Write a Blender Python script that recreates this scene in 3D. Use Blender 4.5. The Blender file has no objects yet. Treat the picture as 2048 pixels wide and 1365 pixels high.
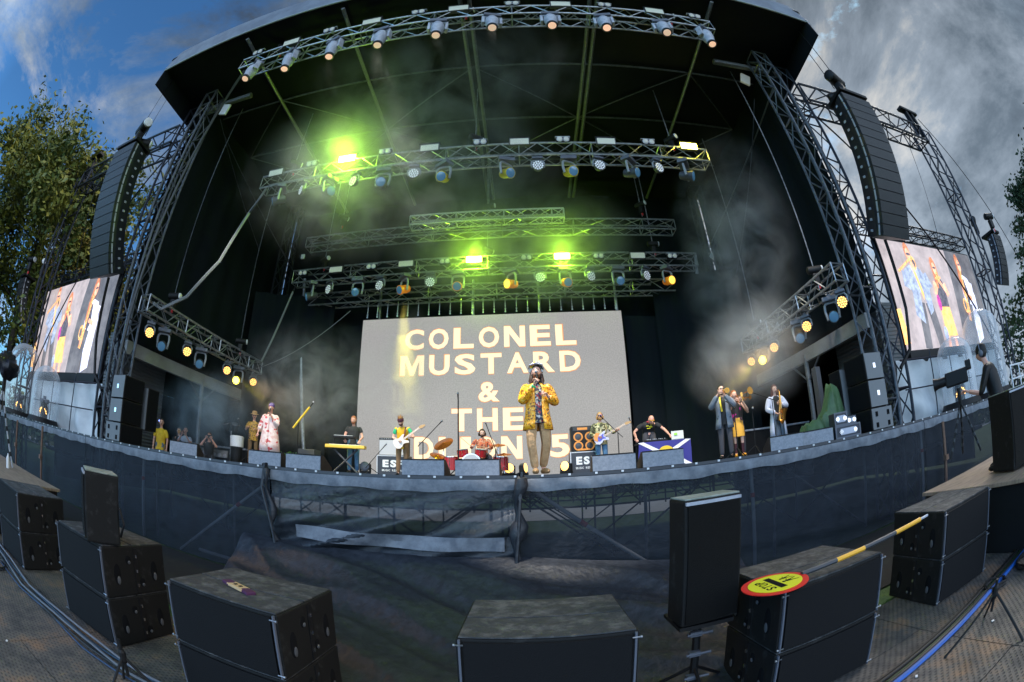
import bpy, bmesh, math, random
from mathutils import Vector as V, Matrix, Euler
random.seed(11)
S = bpy.context.scene
COL = S.collection
R = math.radians
# ---------------------------------------------------------------- camera
cd = bpy.data.cameras.new('camera'); cam = bpy.data.objects.new('camera', cd); COL.objects.link(cam); S.camera = cam
cd.type = 'PANO'; cd.sensor_width = 36; cd.sensor_fit = 'HORIZONTAL'; cd.clip_start = .05; cd.clip_end = 3000
cc_ = getattr(cd, 'cycles', cd)
cc_.panorama_type = 'FISHEYE_EQUISOLID'; cc_.fisheye_lens = 15.596; cc_.fisheye_fov = R(220)
yaw, pitch, roll = R(-1.69), R(17.83), R(-1.44)
fw = V((math.sin(yaw)*math.cos(pitch), math.cos(yaw)*math.cos(pitch), math.sin(pitch)))
r0 = V((math.cos(yaw), -math.sin(yaw), 0)); u0 = r0.cross(fw)
rt = r0*math.cos(roll) + u0*math.sin(roll); up = u0*math.cos(roll) - r0*math.sin(roll)
m = Matrix.Identity(4)
for i in range(3): m[i][0] = rt[i]; m[i][1] = up[i]; m[i][2] = -fw[i]; m[i][3] = (1.186, 0, 1.9)[i]
cam.matrix_world = m
# ---------------------------------------------------------------- render settings
S.view_settings.view_transform = 'Standard'; S.view_settings.look = 'None'; S.view_settings.exposure = 0.55
cy = S.cycles
cy.use_denoising = True; cy.max_bounces = 5; cy.diffuse_bounces = 2; cy.glossy_bounces = 2; cy.transparent_max_bounces = 24
cy.transmission_bounces = 4; cy.volume_bounces = 0; cy.volume_step_rate = 1.0; cy.volume_max_steps = 96
cy.sample_clamp_indirect = 4
# ---------------------------------------------------------------- sky and sun
W = bpy.data.worlds.new('World'); S.world = W; W.use_nodes = True
nt = W.node_tree; N = nt.nodes; L = nt.links
bg = N['Background']
sky = N.new('ShaderNodeTexSky'); sky.sky_type = 'NISHITA'; sky.sun_disc = False
SUN_EL, SUN_AZ = 42, 72     # azimuth clockwise from +Y: behind the cloud above the right mast
sky.sun_elevation = R(SUN_EL); sky.sun_rotation = R(SUN_AZ)
def wn(t, **k):
    n = N.new(t)
    for a, b in k.items(): setattr(n, a, b)
    return n
tc = wn('ShaderNodeTexCoord')
def wmath(op, a, b=None, c=None):
    n = wn('ShaderNodeMath', operation=op)
    for i, x in enumerate((a, b, c)):
        if x is None: continue
        if isinstance(x, (int, float)): n.inputs[i].default_value = x
        else: L.new(x, n.inputs[i])
    return n.outputs[0]
def wnoise(scale, det, rough, dist=0, sc=(1, 1, 1), loc=(0, 0, 0)):
    mp = wn('ShaderNodeMapping'); mp.inputs['Scale'].default_value = sc; mp.inputs['Location'].default_value = loc
    L.new(tc.outputs['Generated'], mp.inputs[0])
    n = wn('ShaderNodeTexNoise'); n.inputs['Scale'].default_value = scale; n.inputs['Detail'].default_value = det
    n.inputs['Roughness'].default_value = rough; n.inputs['Distortion'].default_value = dist
    L.new(mp.outputs[0], n.inputs['Vector']); return n.outputs['Fac']
def wramp(x, pts):
    n = wn('ShaderNodeValToRGB'); e = n.color_ramp.elements
    while len(e) < len(pts): e.new(.5)
    for q, (p, c) in zip(e, pts): q.position = p; q.color = (c, c, c, 1) if isinstance(c, (int, float)) else (*c, 1)
    L.new(x, n.inputs[0]); return n.outputs[0]
sx = wn('ShaderNodeSeparateXYZ'); L.new(tc.outputs['Generated'], sx.inputs[0])
n1 = wnoise(2.6, 12, .66, .5, (1, 1, 1.6)); n2 = wnoise(2.0, 10, .64, .3, (1, 1, 1.3), (3, 1, 5))
bias = wmath('MULTIPLY_ADD', sx.outputs[0], .17, 0.085)          # clearer to the west (left), closed to the east
cover = wramp(wmath('ADD', n1, bias), [(.40, 0), (.60, 1)])
sk = wn('ShaderNodeVectorMath', operation='MULTIPLY'); L.new(sky.outputs[0], sk.inputs[0]); sk.inputs[1].default_value = (.040, .082, .115)
cl = wramp(n2, [(.30, (.035, .047, .065)), (.44, (.095, .125, .16)), (.56, (.22, .265, .32)), (.70, (.60, .58, .54))])
lowz = wramp(sx.outputs[2], [(.0, 1.75), (.35, 1.3), (.8, .7)])
soa = wmath('MAXIMUM', wmath('MULTIPLY', sx.outputs[1], -1.0), 0.0); sof = wmath('MULTIPLY_ADD', soa, 5.0, 1.0)   # sky boosted behind the camera, added as front fill for the band
clm = wn('ShaderNodeVectorMath', operation='MULTIPLY'); L.new(cl, clm.inputs[0]); L.new(lowz, clm.inputs[1])
mx = wn('ShaderNodeMixRGB'); L.new(cover, mx.inputs[0]); L.new(sk.outputs[0], mx.inputs[1]); L.new(clm.outputs[0], mx.inputs[2])
L.new(mx.outputs[0], bg.inputs[0]); L.new(sof, bg.inputs[1])
sl = bpy.data.lights.new('sun', 'SUN'); sl.energy = 1.5; sl.angle = R(18); sl.color = (1, .95, .88)
so = bpy.data.objects.new('sun', sl); COL.objects.link(so)
so.rotation_euler = (V((-math.sin(R(SUN_AZ))*math.cos(R(SUN_EL)), -math.cos(R(SUN_AZ))*math.cos(R(SUN_EL)), -math.sin(R(SUN_EL))))).to_track_quat('-Z', 'Y').to_euler()
# ---------------------------------------------------------------- materials
MATS = {}
def mat(name, col=(.5, .5, .5), rough=.6, metal=0., emit=0., ecol=None, var=None, bump=None, trans=0., alpha=None, spec=None, sheen=0):
    """var=(colour2, scale, lo, hi[, stretch]); bump=(scale, strength[, kind])"""
    if name in MATS: return MATS[name]
    m = bpy.data.materials.new(name); m.use_nodes = True; t = m.node_tree; n = t.nodes; l = t.links
    b = n['Principled BSDF']; b.inputs['Base Color'].default_value = (*col, 1); b.inputs['Roughness'].default_value = rough
    b.inputs['Metallic'].default_value = metal
    if spec is not None: b.inputs['Specular IOR Level'].default_value = spec
    if emit: b.inputs['Emission Color'].default_value = (*(ecol or col), 1); b.inputs['Emission Strength'].default_value = emit
    if trans: b.inputs['Transmission Weight'].default_value = trans
    tcn = n.new('ShaderNodeTexCoord')
    if var:
        mp = n.new('ShaderNodeMapping'); l.new(tcn.outputs['Object'], mp.inputs[0])
        if len(var) > 4: mp.inputs['Scale'].default_value = var[4]
        ns = n.new('ShaderNodeTexNoise'); ns.inputs['Scale'].default_value = var[1]; ns.inputs['Detail'].default_value = 6; ns.inputs['Roughness'].default_value = .65
        l.new(mp.outputs[0], ns.inputs['Vector'])
        rp = n.new('ShaderNodeValToRGB'); e = rp.color_ramp.elements
        e[0].position = var[2]; e[1].position = var[3]; e[0].color = (*col, 1); e[1].color = (*var[0], 1)
        l.new(ns.outputs['Fac'], rp.inputs[0]); l.new(rp.outputs[0], b.inputs['Base Color'])
        if emit and ecol is None: l.new(rp.outputs[0], b.inputs['Emission Color'])
    if bump:
        if len(bump) > 2 and bump[2] == 'vor':
            ns = n.new('ShaderNodeTexVoronoi'); ns.inputs['Scale'].default_value = bump[0]; o = ns.outputs['Distance']
        elif len(bump) > 2 and bump[2] == 'wave':
            ns = n.new('ShaderNodeTexWave'); ns.inputs['Scale'].default_value = bump[0]; ns.inputs['Distortion'].default_value = 1.5; o = ns.outputs['Fac']
            ns.bands_direction = 'Z'
        else:
            ns = n.new('ShaderNodeTexNoise'); ns.inputs['Scale'].default_value = bump[0]; ns.inputs['Detail'].default_value = 5; o = ns.outputs['Fac']
        l.new(tcn.outputs['Object'], ns.inputs['Vector'])
        bp = n.new('ShaderNodeBump'); bp.inputs['Strength'].default_value = bump[1]; bp.inputs['Distance'].default_value = .03
        l.new(o, bp.inputs['Height']); l.new(bp.outputs[0], b.inputs['Normal'])
    if alpha is not None:
        tr = n.new('ShaderNodeBsdfTransparent'); mxs = n.new('ShaderNodeMixShader'); mxs.inputs[0].default_value = alpha
        l.new(tr.outputs[0], mxs.inputs[1]); l.new(b.outputs[0], mxs.inputs[2]); l.new(mxs.outputs[0], n['Material Output'].inputs[0])
    MATS[name] = m; return m
def vormat(name, cols, scale, rough=.7, bumpy=0):
    """cells of several colours: printed or sequinned cloth"""
    m = bpy.data.materials.new(name); m.use_nodes = True; n = m.node_tree.nodes; l = m.node_tree.links; b = n['Principled BSDF']; b.inputs['Roughness'].default_value = rough
    t = n.new('ShaderNodeTexCoord'); v = n.new('ShaderNodeTexVoronoi'); v.inputs['Scale'].default_value = scale; l.new(t.outputs['Object'], v.inputs['Vector'])
    rp = n.new('ShaderNodeValToRGB'); rp.color_ramp.interpolation = 'CONSTANT'; e = rp.color_ramp.elements
    while len(e) < len(cols): e.new(.5)
    for i, c in enumerate(cols): e[i].position = i/len(cols); e[i].color = (*c, 1)
    s = n.new('ShaderNodeSeparateColor'); l.new(v.outputs['Color'], s.inputs[0]); l.new(s.outputs[0], rp.inputs[0]); l.new(rp.outputs[0], b.inputs['Base Color'])
    MATS[name] = m; return m
alu = mat('aluminium', (.40, .42, .45), .42, .8, var=((.17, .18, .20), 9, .4, .7))
alud = mat('dull aluminium', (.12, .13, .15), .5, .6, var=((.05, .055, .065), 7, .4, .7))
steel = mat('dark steel tower', (.018, .022, .034), .5, .4)
galv = mat('galvanised tube', (.20, .21, .22), .5, .5, var=((.13, .13, .14), 12, .4, .7))
rust = mat('weathered scaffold tube', (.20, .11, .07), .7, .2, var=((.12, .07, .05), 10, .4, .7))
blk = mat('black plastic', (.008, .008, .009), .55, spec=.3)
blkm = mat('matt black', (.007, .0075, .009), .9, spec=.1)
char = mat('charcoal casing', (.045, .05, .06), .5)
grey = mat('light grey casing', (.42, .44, .50), .45, var=((.30, .32, .38), 6, .45, .6))
dgrey = mat('dark grey casing', (.10, .11, .14), .5)
curt = mat('black stage drape', (.007, .010, .013), .95, spec=.08, bump=(2, .5))
rooft = mat('black roof tarpaulin', (.006, .008, .011), .8, spec=.15, bump=(1.2, .4))
lipm = mat('grey roof lip sheet', (.16, .19, .24), .5, var=((.11, .13, .17), 1.5, .4, .6))
chrome = mat('chrome', (.75, .75, .78), .18, 1)
white = mat('white paint', (.75, .76, .78), .5)
red = mat('red tape', (.55, .02, .02), .5)
yel = mat('yellow tape', (.85, .42, .03), .5)
skinA = mat('skin', (.74, .44, .33), .5); skinR = mat('flushed skin', (.66, .34, .25), .5)
warm = mat('warm lit lens', (1, .62, .22), .4, emit=1.9, ecol=(1, .50, .12))
softw = mat('soft glowing lens', (.8, .6, .45), .4, emit=.35, ecol=(1, .70, .50))
yelit = mat('yellow lit lens', (1, .85, .1), .4, emit=5, ecol=(1, .85, .08))
blul = mat('blue coated lens', (.05, .12, .22), .1, spec=.9, emit=.10, ecol=(.15, .45, .75))
lensw = mat('clear lamp lens', (.55, .55, .5), .2, emit=.06, ecol=(.9, .85, .7))
panoff = mat('pale lamp panel', (.55, .58, .5), .5, emit=.10, ecol=(.8, .85, .7))  # faint glow added though these panels are unlit
panon = mat('green white lamp panel', (1, 1, 1), .5, emit=14, ecol=(.75, 1, .35))
panyel = mat('yellow white lamp panel', (1, 1, 1), .5, emit=7, ecol=(1, .92, .25))
# ---------------------------------------------------------------- mesh builder
def frame(d, hint=V((0, 0, 1))):
    d = V(d).normalized()
    if abs(d.dot(hint)) > .98: hint = V((0, 1, 0))
    x = d.cross(hint).normalized(); y = x.cross(d).normalized(); return x, y, d
class MB:
    def __init__(s, mats=None): s.v = []; s.f = []; s.mi = []; s.m = 0; s.mats = mats or []
    def use(s, m):
        if m not in s.mats: s.mats.append(m)
        s.m = s.mats.index(m); return s
    def add(s, v, f):
        o = len(s.v); s.v += [V(p) for p in v]; s.f += [tuple(o+i for i in q) for q in f]; s.mi += [s.m]*len(f); return s
    def box(s, c, d, rot=None, taper=1):
        x, y, z = [q/2 for q in d]; vs = [V((a*x*(taper if e > 0 else 1), b*y*(taper if e > 0 else 1), e*z)) for e in (-1, 1) for a, b in ((-1, -1), (1, -1), (1, 1), (-1, 1))]
        if rot is not None: M_ = rot if isinstance(rot, Matrix) else Euler(rot).to_matrix(); vs = [M_ @ p for p in vs]
        return s.add([p+V(c) for p in vs], [(3, 2, 1, 0), (4, 5, 6, 7), (0, 1, 5, 4), (1, 2, 6, 5), (2, 3, 7, 6), (3, 0, 4, 7)])
    def bbox(s, c, d, b=.01, rot=None):
        """box with chamfered edges"""
        bm = bmesh.new(); bmesh.ops.create_cube(bm, size=1); bmesh.ops.scale(bm, vec=d, verts=bm.verts)
        bmesh.ops.bevel(bm, geom=bm.edges[:], offset=b, segments=2, affect='EDGES', profile=.6)
        M_ = Matrix.Identity(3) if rot is None else (rot if isinstance(rot, Matrix) else Euler(rot).to_matrix())
        bm.verts.ensure_lookup_table(); s.add([M_ @ v.co+V(c) for v in bm.verts], [[v.index for v in f.verts] for f in bm.faces]); bm.free(); return s
    def tube(s, a, b, r=.02, n=5, r2=None, cap=True):
        a, b = V(a), V(b); 
        if (b-a).length < 1e-5: return s
        x, y, d = frame(b-a); r2 = r if r2 is None else r2
        vs = [a+(x*math.cos(t)+y*math.sin(t))*r for t in [2*math.pi*i/n for i in range(n)]] + [b+(x*math.cos(t)+y*math.sin(t))*r2 for t in [2*math.pi*i/n for i in range(n)]]
        f = [(i, (i+1) % n, n+(i+1) % n, n+i) for i in range(n)]
        if cap: f += [tuple(range(n-1, -1, -1)), tuple(range(n, 2*n))]
        return s.add(vs, f)
    def path(s, pts, r=.02, n=6, rs=None):
        pts = [V(p) for p in pts]; k = len(pts); vs = []; X = None
        for i, p in enumerate(pts):
            d = (pts[min(i+1, k-1)]-pts[max(i-1, 0)]).normalized()
            if X is None: X, Y, _ = frame(d)
            else: X = (X-d*X.dot(d)).normalized(); Y = d.cross(X)
            q = rs[i] if rs else r
            vs += [p+(X*math.cos(t)+Y*math.sin(t))*q for t in [2*math.pi*j/n for j in range(n)]]
        f = [(i*n+j, i*n+(j+1) % n, (i+1)*n+(j+1) % n, (i+1)*n+j) for i in range(k-1) for j in range(n)]
        f += [tuple(range(n-1, -1, -1)), tuple(range((k-1)*n, k*n))]
        return s.add(vs, f)
    def lathe(s, c, ax, prof, n=14, hint=V((0, 0, 1))):
        """prof: (distance along axis, radius)"""
        x, y, d = frame(ax, hint); c = V(c); vs = []
        for h, r in prof: vs += [c+d*h+(x*math.cos(t)+y*math.sin(t))*r for t in [2*math.pi*j/n for j in range(n)]]
        k = len(prof); f = [(i*n+j, i*n+(j+1) % n, (i+1)*n+(j+1) % n, (i+1)*n+j) for i in range(k-1) for j in range(n)]
        f += [tuple(range(n-1, -1, -1)), tuple(range((k-1)*n, k*n))]
        return s.add(vs, f)
    def ell(s, c, r, nu=12, nv=8, rot=None, fn=None):
        vs = []; f = []; c = V(c)
        for i in range(nv+1):
            ph = math.pi*i/nv
            for j in range(nu):
                t = 2*math.pi*j/nu; p = V((math.sin(ph)*math.cos(t)*r[0], math.sin(ph)*math.sin(t)*r[1], math.cos(ph)*r[2]))
                if fn: p = fn(p)
                if rot is not None: p = rot @ p
                vs.append(p+c)
        for i in range(nv):
            for j in range(nu): f.append((i*nu+j, (i+1)*nu+j, (i+1)*nu+(j+1) % nu, i*nu+(j+1) % nu))
        return s.add(vs, f)
    def prism(s, pts, y0, y1, M_=None):
        """2D outline (x,z) extruded along y"""
        n = len(pts); vs = [V((x, y0, z)) for x, z in pts]+[V((x, y1, z)) for x, z in pts]
        if M_ is not None: vs = [M_ @ v for v in vs]
        return s.add(vs, [tuple(range(n)), tuple(range(2*n-1, n-1, -1))]+[(i, n+i, n+(i+1) % n, (i+1) % n) for i in range(n)])
    def build(s, name, m=None, parent=None, smooth=False, world=False):
        me = bpy.data.meshes.new(name); off = V((0, 0, 0))
        if parent is not None and world: off = parent.location
        me.from_pydata([v-off for v in s.v], [], s.f); me.update()
        for q in (s.mats if (s.mats and m is None) else [m]): me.materials.append(q)
        if s.mats and m is None:
            for p, i in zip(me.polygons, s.mi): p.material_index = i
        if smooth: me.polygons.foreach_set('use_smooth', [True]*len(me.polygons))
        bm = bmesh.new(); bm.from_mesh(me); bmesh.ops.remove_doubles(bm, verts=bm.verts, dist=1e-5); bmesh.ops.recalc_face_normals(bm, faces=bm.faces); bm.to_mesh(me); bm.free()
        if smooth: 
            try: me.set_sharp_from_angle(angle=R(45))
            except Exception: pass
        o = bpy.data.objects.new(name, me); COL.objects.link(o); o.parent = parent; return o
def tag(o, label, cat, group=None, kind=None):
    if label: o['label'] = label
    if cat: o['category'] = cat
    if group: o['group'] = group
    if kind: o['kind'] = kind
    return o
def thing(name, label, cat, loc=(0, 0, 0), rz=0, group=None):
    o = bpy.data.objects.new(name, None); COL.objects.link(o); o.location = loc; o.rotation_euler = (0, 0, rz); o.empty_display_size = .2
    return tag(o, label, cat, group)
def dup(root, loc, rot=(0, 0, 0), label=None, group=None, scale=None):
    r = root.copy(); COL.objects.link(r); r.location = loc; r.rotation_euler = rot
    if scale: r.scale = (scale,)*3
    if label: r['label'] = label
    if group: r['group'] = group
    for ch in list(root.children):
        c = ch.copy(); COL.objects.link(c); c.parent = r
        for g in ch.children: d = g.copy(); COL.objects.link(d); d.parent = c
    return r
def structure(o): o['kind'] = 'structure'; return o
ORD = ['leftmost', 'second', 'third', 'fourth', 'fifth', 'sixth', 'seventh', 'eighth', 'ninth', 'tenth', 'eleventh']
def nth(i, n): return 'rightmost' if i == n-1 and n > 1 else ('leftmost' if i == 0 else ORD[i]+' from left')
DZ = 1.95          # stage deck height
# ---------------------------------------------------------------- ground
g = MB(); nX = 40
g.add([(-900, -900, -.02), (900, -900, -.02), (900, 900, -.02), (-900, 900, -.02)], [(0, 1, 2, 3)])
structure(g.build('ground', mat('grass', (.030, .075, .016), .9, var=((.07, .13, .03), 3, .35, .65), bump=(30, .6))))
g = MB(); g.add([(-60, 19, 0), (60, 19.5, 0), (60, 27, 0), (-60, 26, 0)], [(0, 1, 2, 3)])
structure(g.build('path', mat('pale gravel path', (.62, .61, .60), .9, var=((.5, .5, .49), 2, .4, .6))))
# pit floor: moulded trackway panels
tm = bpy.data.materials.new('moulded trackway'); tm.use_nodes = True; n = tm.node_tree.nodes; l = tm.node_tree.links; b = n['Principled BSDF']; b.inputs['Roughness'].default_value = .75
t = n.new('ShaderNodeTexCoord'); mp = n.new('ShaderNodeMapping'); mp.inputs['Scale'].default_value = (1, 1.9, 1); mp.inputs['Rotation'].default_value = (0, 0, .5); l.new(t.outputs['Object'], mp.inputs[0])
vo = n.new('ShaderNodeTexVoronoi'); vo.inputs['Scale'].default_value = 15; vo.inputs['Randomness'].default_value = .12; l.new(mp.outputs[0], vo.inputs['Vector'])
n1_ = n.new('ShaderNodeTexNoise'); n1_.inputs['Scale'].default_value = 1.6; n1_.inputs['Detail'].default_value = 8; n1_.inputs['Roughness'].default_value = .7; l.new(t.outputs['Object'], n1_.inputs['Vector'])
rp = n.new('ShaderNodeValToRGB'); e = rp.color_ramp.elements; e[0].position = .38; e[0].color = (.06, .058, .056, 1); e[1].position = .64; e[1].color = (.26, .16, .095, 1)
q_ = e.new(.5); q_.color = (.13, .115, .10, 1); l.new(n1_.outputs['Fac'], rp.inputs[0])
st = n.new('ShaderNodeValToRGB'); st.color_ramp.elements[0].position = .20; st.color_ramp.elements[0].color = (.35, .35, .35, 1); st.color_ramp.elements[1].position = .34; l.new(vo.outputs['Distance'], st.inputs[0])
mm = n.new('ShaderNodeMixRGB'); mm.blend_type = 'MULTIPLY'; mm.inputs[0].default_value = .75; l.new(rp.outputs[0], mm.inputs[1]); l.new(st.outputs[0], mm.inputs[2]); l.new(mm.outputs[0], b.inputs['Base Color'])
bp = n.new('ShaderNodeBump'); bp.inputs['Strength'].default_value = .9; bp.inputs['Distance'].default_value = .02; l.new(st.outputs[0], bp.inputs['Height']); l.new(bp.outputs[0], b.inputs['Normal'])
g = MB()
for i in range(-7, 8):
    for j in range(-3, 3): g.box((i*2.4+.9, j*1.2+.35+(i % 2)*.3, -.005), (2.388, 1.188, .03))
structure(g.build('pit_floor', tm))
g = MB(); g.add([(-30, 3.8, .002), (30, 3.8, .002), (30, 6.4, .002), (-30, 6.4, .002)], [(0, 1, 2, 3)])
structure(g.build('ground', mat('trodden earth', (.012, .011, .010), .95, var=((.02, .022, .014), 4, .5, .7))))
# ---------------------------------------------------------------- trusses
def truss(name, label, p0, p1, w=.45, h=.45, bay=.5, m=alu, group=None, r=.026, cat='truss', tri=False):
    p0, p1 = V(p0), V(p1); t = thing(name, label, cat, p0, 0, group); x, y, d = frame(p1-p0); Ln = (p1-p0).length
    cs = [(-w/2, -h/2), (w/2, -h/2), (w/2, h/2), (-w/2, h/2)] if not tri else [(-w/2, h/2), (w/2, h/2), (0, -h/2)]
    for a, b_ in cs:
        o = x*a+y*b_; MB().tube(o, o+d*Ln, r, 6).build('chord', m, t, True)
    nb = max(1, round(Ln/bay)); k = len(cs); mb = MB()
    for i in range(nb):
        for j in range(k):
            A = x*cs[j][0]+y*cs[j][1]; B = x*cs[(j+1) % k][0]+y*cs[(j+1) % k][1]
            a0, a1 = d*(Ln*i/nb), d*(Ln*(i+1)/nb)
            if i % 2 == 0: mb.tube(A+a0, B+a1, r*.55, 4, cap=False)
            else: mb.tube(B+a0, A+a1, r*.55, 4, cap=False)
            if i % 4 == 0: mb.tube(A+a0, B+a0, r*.6, 4, cap=False)
    for j in range(k):
        A = x*cs[j][0]+y*cs[j][1]; B = x*cs[(j+1) % k][0]+y*cs[(j+1) % k][1]; mb.tube(A+d*Ln, B+d*Ln, r*.6, 4, cap=False)
    mb.build('lacing', m, t); return t
# stage corner towers, silver inner and dark outer leg
for s, nm in ((-1, 'left'), (1, 'right')):
    truss('corner_tower', f'silver lattice tower at the {nm} front corner of the stage, under the roof', (s*8.85, 7.0, .02), (s*8.85, 7.0, 13.2), .5, .5, .62, alud, 'stage corner towers', .04, 'tower')
    truss('tower_leg', f'dark lattice tower leg just outside the {nm} silver corner tower', (s*9.72, 7.3, .02), (s*9.72, 7.3, 13.0), .55, .55, .7, steel, 'dark outer tower legs', .045, 'tower')
    truss('rear_tower', f'dark rear lattice tower in the {nm} back corner of the stage', (s*8.7, 14.4, DZ+.02), (s*8.7, 14.4, 13.1), .5, .5, .7, steel, 'rear towers', .04, 'tower')
    # loudspeaker goalpost outside the stage
    truss('goalpost_beam', f'dark horizontal truss beam reaching out from the {nm} tower to the outer mast', (s*10.0, 7.25, 11.75), (s*17.1, 7.25, 11.95), .7, .75, .8, steel, 'goalpost beams', .05, 'truss')
    o = truss('outer_mast', f'dark outer lattice mast at the far {nm} end of the goalpost beam', (s*17.45, 7.25, .02), (s*17.45, 7.25, 12.25), .6, .6, .75, steel, 'outer masts', .045, 'tower')
    mb = MB(); 
    for dx in (-.22, .22): mb.box((dx, 0, 12.85), (.14, .2, 1.3))
    mb.box((0, 0, 13.5), (1.3, .3, .12)); mb.build('mast_head', blk, o)
    truss('screen_truss', f'dark truss along the top of the {nm} side screen', (s*10.9, 8.2, 7.68), (s*18.0, 8.2, 7.72), .4, .36, .4, steel, 'side screen trusses', .03)
# guy wires and diagonal braces of the goalposts
def wire(name, label, pts, r, m, cat='cable', group=None, n=5):
    return tag(MB().path([V(p) for p in pts], r, n).build(name, m, None, True), label, cat, group)
for s, nm in ((-1, 'left'), (1, 'right')):
    wire('guy_wire', f'thin diagonal brace line from the {nm} tower head down to the outer mast foot', [(s*10.3, 7.3, 11.2), (s*17.2, 7.3, 3.0)], .03, steel, 'cable')
    wire('guy_wire', f'thin guy line running from the {nm} mast head down outside to the ground', [(s*18.1, 7.2, 13.3), (s*24.5, 6.0, .3)], .018, steel, 'cable')
    wire('drop_cable', f'thin vertical cable hanging below the {nm} goalpost beam to the side screen truss', [(s*15.9, 7.4, 11.5), (s*15.9, 8.1, 7.8)], .015, blk, 'cable')
# ---------------------------------------------------------------- roof
rf = thing('stage_roof', 'huge black canopy roof of the stage with grey rounded front lip', 'roof', (0, 5, 13.3))
mb = MB(); mb.box((0, 10.3, 13.9), (20.4, 10.6, .12)); mb.build('roof_sheet', rooft, rf, world=True)
mb = MB(); mb.box((0, 10.3, 13.38), (20.46, 10.55, .05)); mb.build('ceiling_sheet', rooft, rf, world=True)
prof = [(5.0, 13.36), (4.98, 13.8), (5.03, 14.25), (5.25, 14.62), (5.7, 14.85), (6.4, 14.95), (16.0, 14.6), (16.0, 13.97), (6.0, 13.97), (5.35, 13.7), (5.12, 13.36)]
k = len(prof); xs = [-10.45, -10.2, -9.9]+[(-9.9+i*.66) for i in range(1, 30)]+[9.9, 10.2, 10.45]
vs = []; f = []
for i, x_ in enumerate(xs):
    sh = .35 if i in (0, len(xs)-1) else (.12 if i in (1, len(xs)-2) else 0)
    for (y_, z_) in prof: vs.append((x_, y_+sh*(.3 if y_ < 6 else 0), 13.36+(z_-13.36)*(1-sh)))
for i in range(len(xs)-1):
    for j in range(k): f.append((i*k+j, i*k+(j+1) % k, (i+1)*k+(j+1) % k, (i+1)*k+j))
f += [tuple(range(k)), tuple(range(len(xs)*k-1, (len(xs)-1)*k-1, -1))]
MB().add(vs, f).build('front_lip', lipm, rf, True, world=True)
mb = MB().tube((-10.25, 5.02, 13.33), (10.25, 5.02, 13.33), .035, 6); mb.build('edge_rail', mat('pale edge rail', (.30, .34, .36), .5), rf, world=True)
for s in (-1, 1):   # side skirts hanging under the roof edge back to the towers
    MB().box((s*10.19, 10.25, 12.98), (.05, 10.5, .84)).build('side_skirt', rooft, rf, world=True)
for x_ in (-6.5, -3.3, -.12, .12, 3.3, 3.5, 6.75): MB().tube((x_, 5.2, 13.15), (x_, 15.3, 13.15), .06, 8).build('rafter', galv, rf, True, world=True)
mb = MB()
for y_ in (8.2, 10.6, 12.9): mb.tube((-9.2, y_, 13.25), (9.2, y_, 13.25), .035, 5)
for i, x_ in enumerate((-9.2, -6.5, -3.3, 0, 3.3, 6.75, 9.2)):
    for j, y_ in enumerate((8.2, 10.6)):
        if i < 6:
            x2 = (-9.2, -6.5, -3.3, 0, 3.3, 6.75, 9.2)[i+1]
            if (i+j) % 2: mb.tube((x_, y_, 13.22), (x2, y_+2.4, 13.22), .025, 4)
            else: mb.tube((x2, y_, 13.22), (x_, y_+2.4, 13.22), .025, 4)
mb.build('wind_bracing', alud, rf, world=True)
for s in (-1, 1):
    MB().tube((s*7.3, 7.35, 12.95), (s*9.85, 7.3, 12.95), .1, 8).build('tie_pipe', galv, rf, True, world=True)
# rigging plates under the roof
for i, (x_, y_, z_) in enumerate(((-8.25, 7.3, 12.55), (8.4, 7.6, 12.6))):
    tag(MB().bbox((x_, y_, z_), (.34, .08, .42), .02, (.2, .3, .1)).build('floodlight', white if i == 0 else lensw), 'pale square floodlight under the %s end of the roof' % ('left', 'right')[i], 'floodlight', 'roof floodlights')
# ---------------------------------------------------------------- drapes
def drape(name, label, a, b, z0, z1, fold=.06, n=60, m=curt, cat='curtain'):
    a, b = V(a), V(b); d = (b-a); nn = V((-d.y, d.x, 0)).normalized(); vs = []; f = []; rows = 10
    ph = [random.random()*6 for _ in range(5)]
    for j in range(rows+1):
        z = z0+(z1-z0)*j/rows
        for i in range(n+1):
            t_ = i/n; w = (math.sin(t_*n*.9+ph[0]+.4*math.sin(j*.7))*.5+math.sin(t_*n*.37+ph[1])*.5)*fold
            p = a+d*t_+nn*w; vs.append((p.x, p.y, z))
    for j in range(rows):
        for i in range(n): f.append((j*(n+1)+i, j*(n+1)+i+1, (j+1)*(n+1)+i+1, (j+1)*(n+1)+i))
    return tag(MB().add(vs, f).build(name, m, None, True), label, cat)
drape('back_drape', 'tall black cloth wall closing the back of the stage behind the screen', (-9.3, 15.5, 0), (9.3, 15.5, 0), DZ+.01, 13.42, .08, 90)
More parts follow.
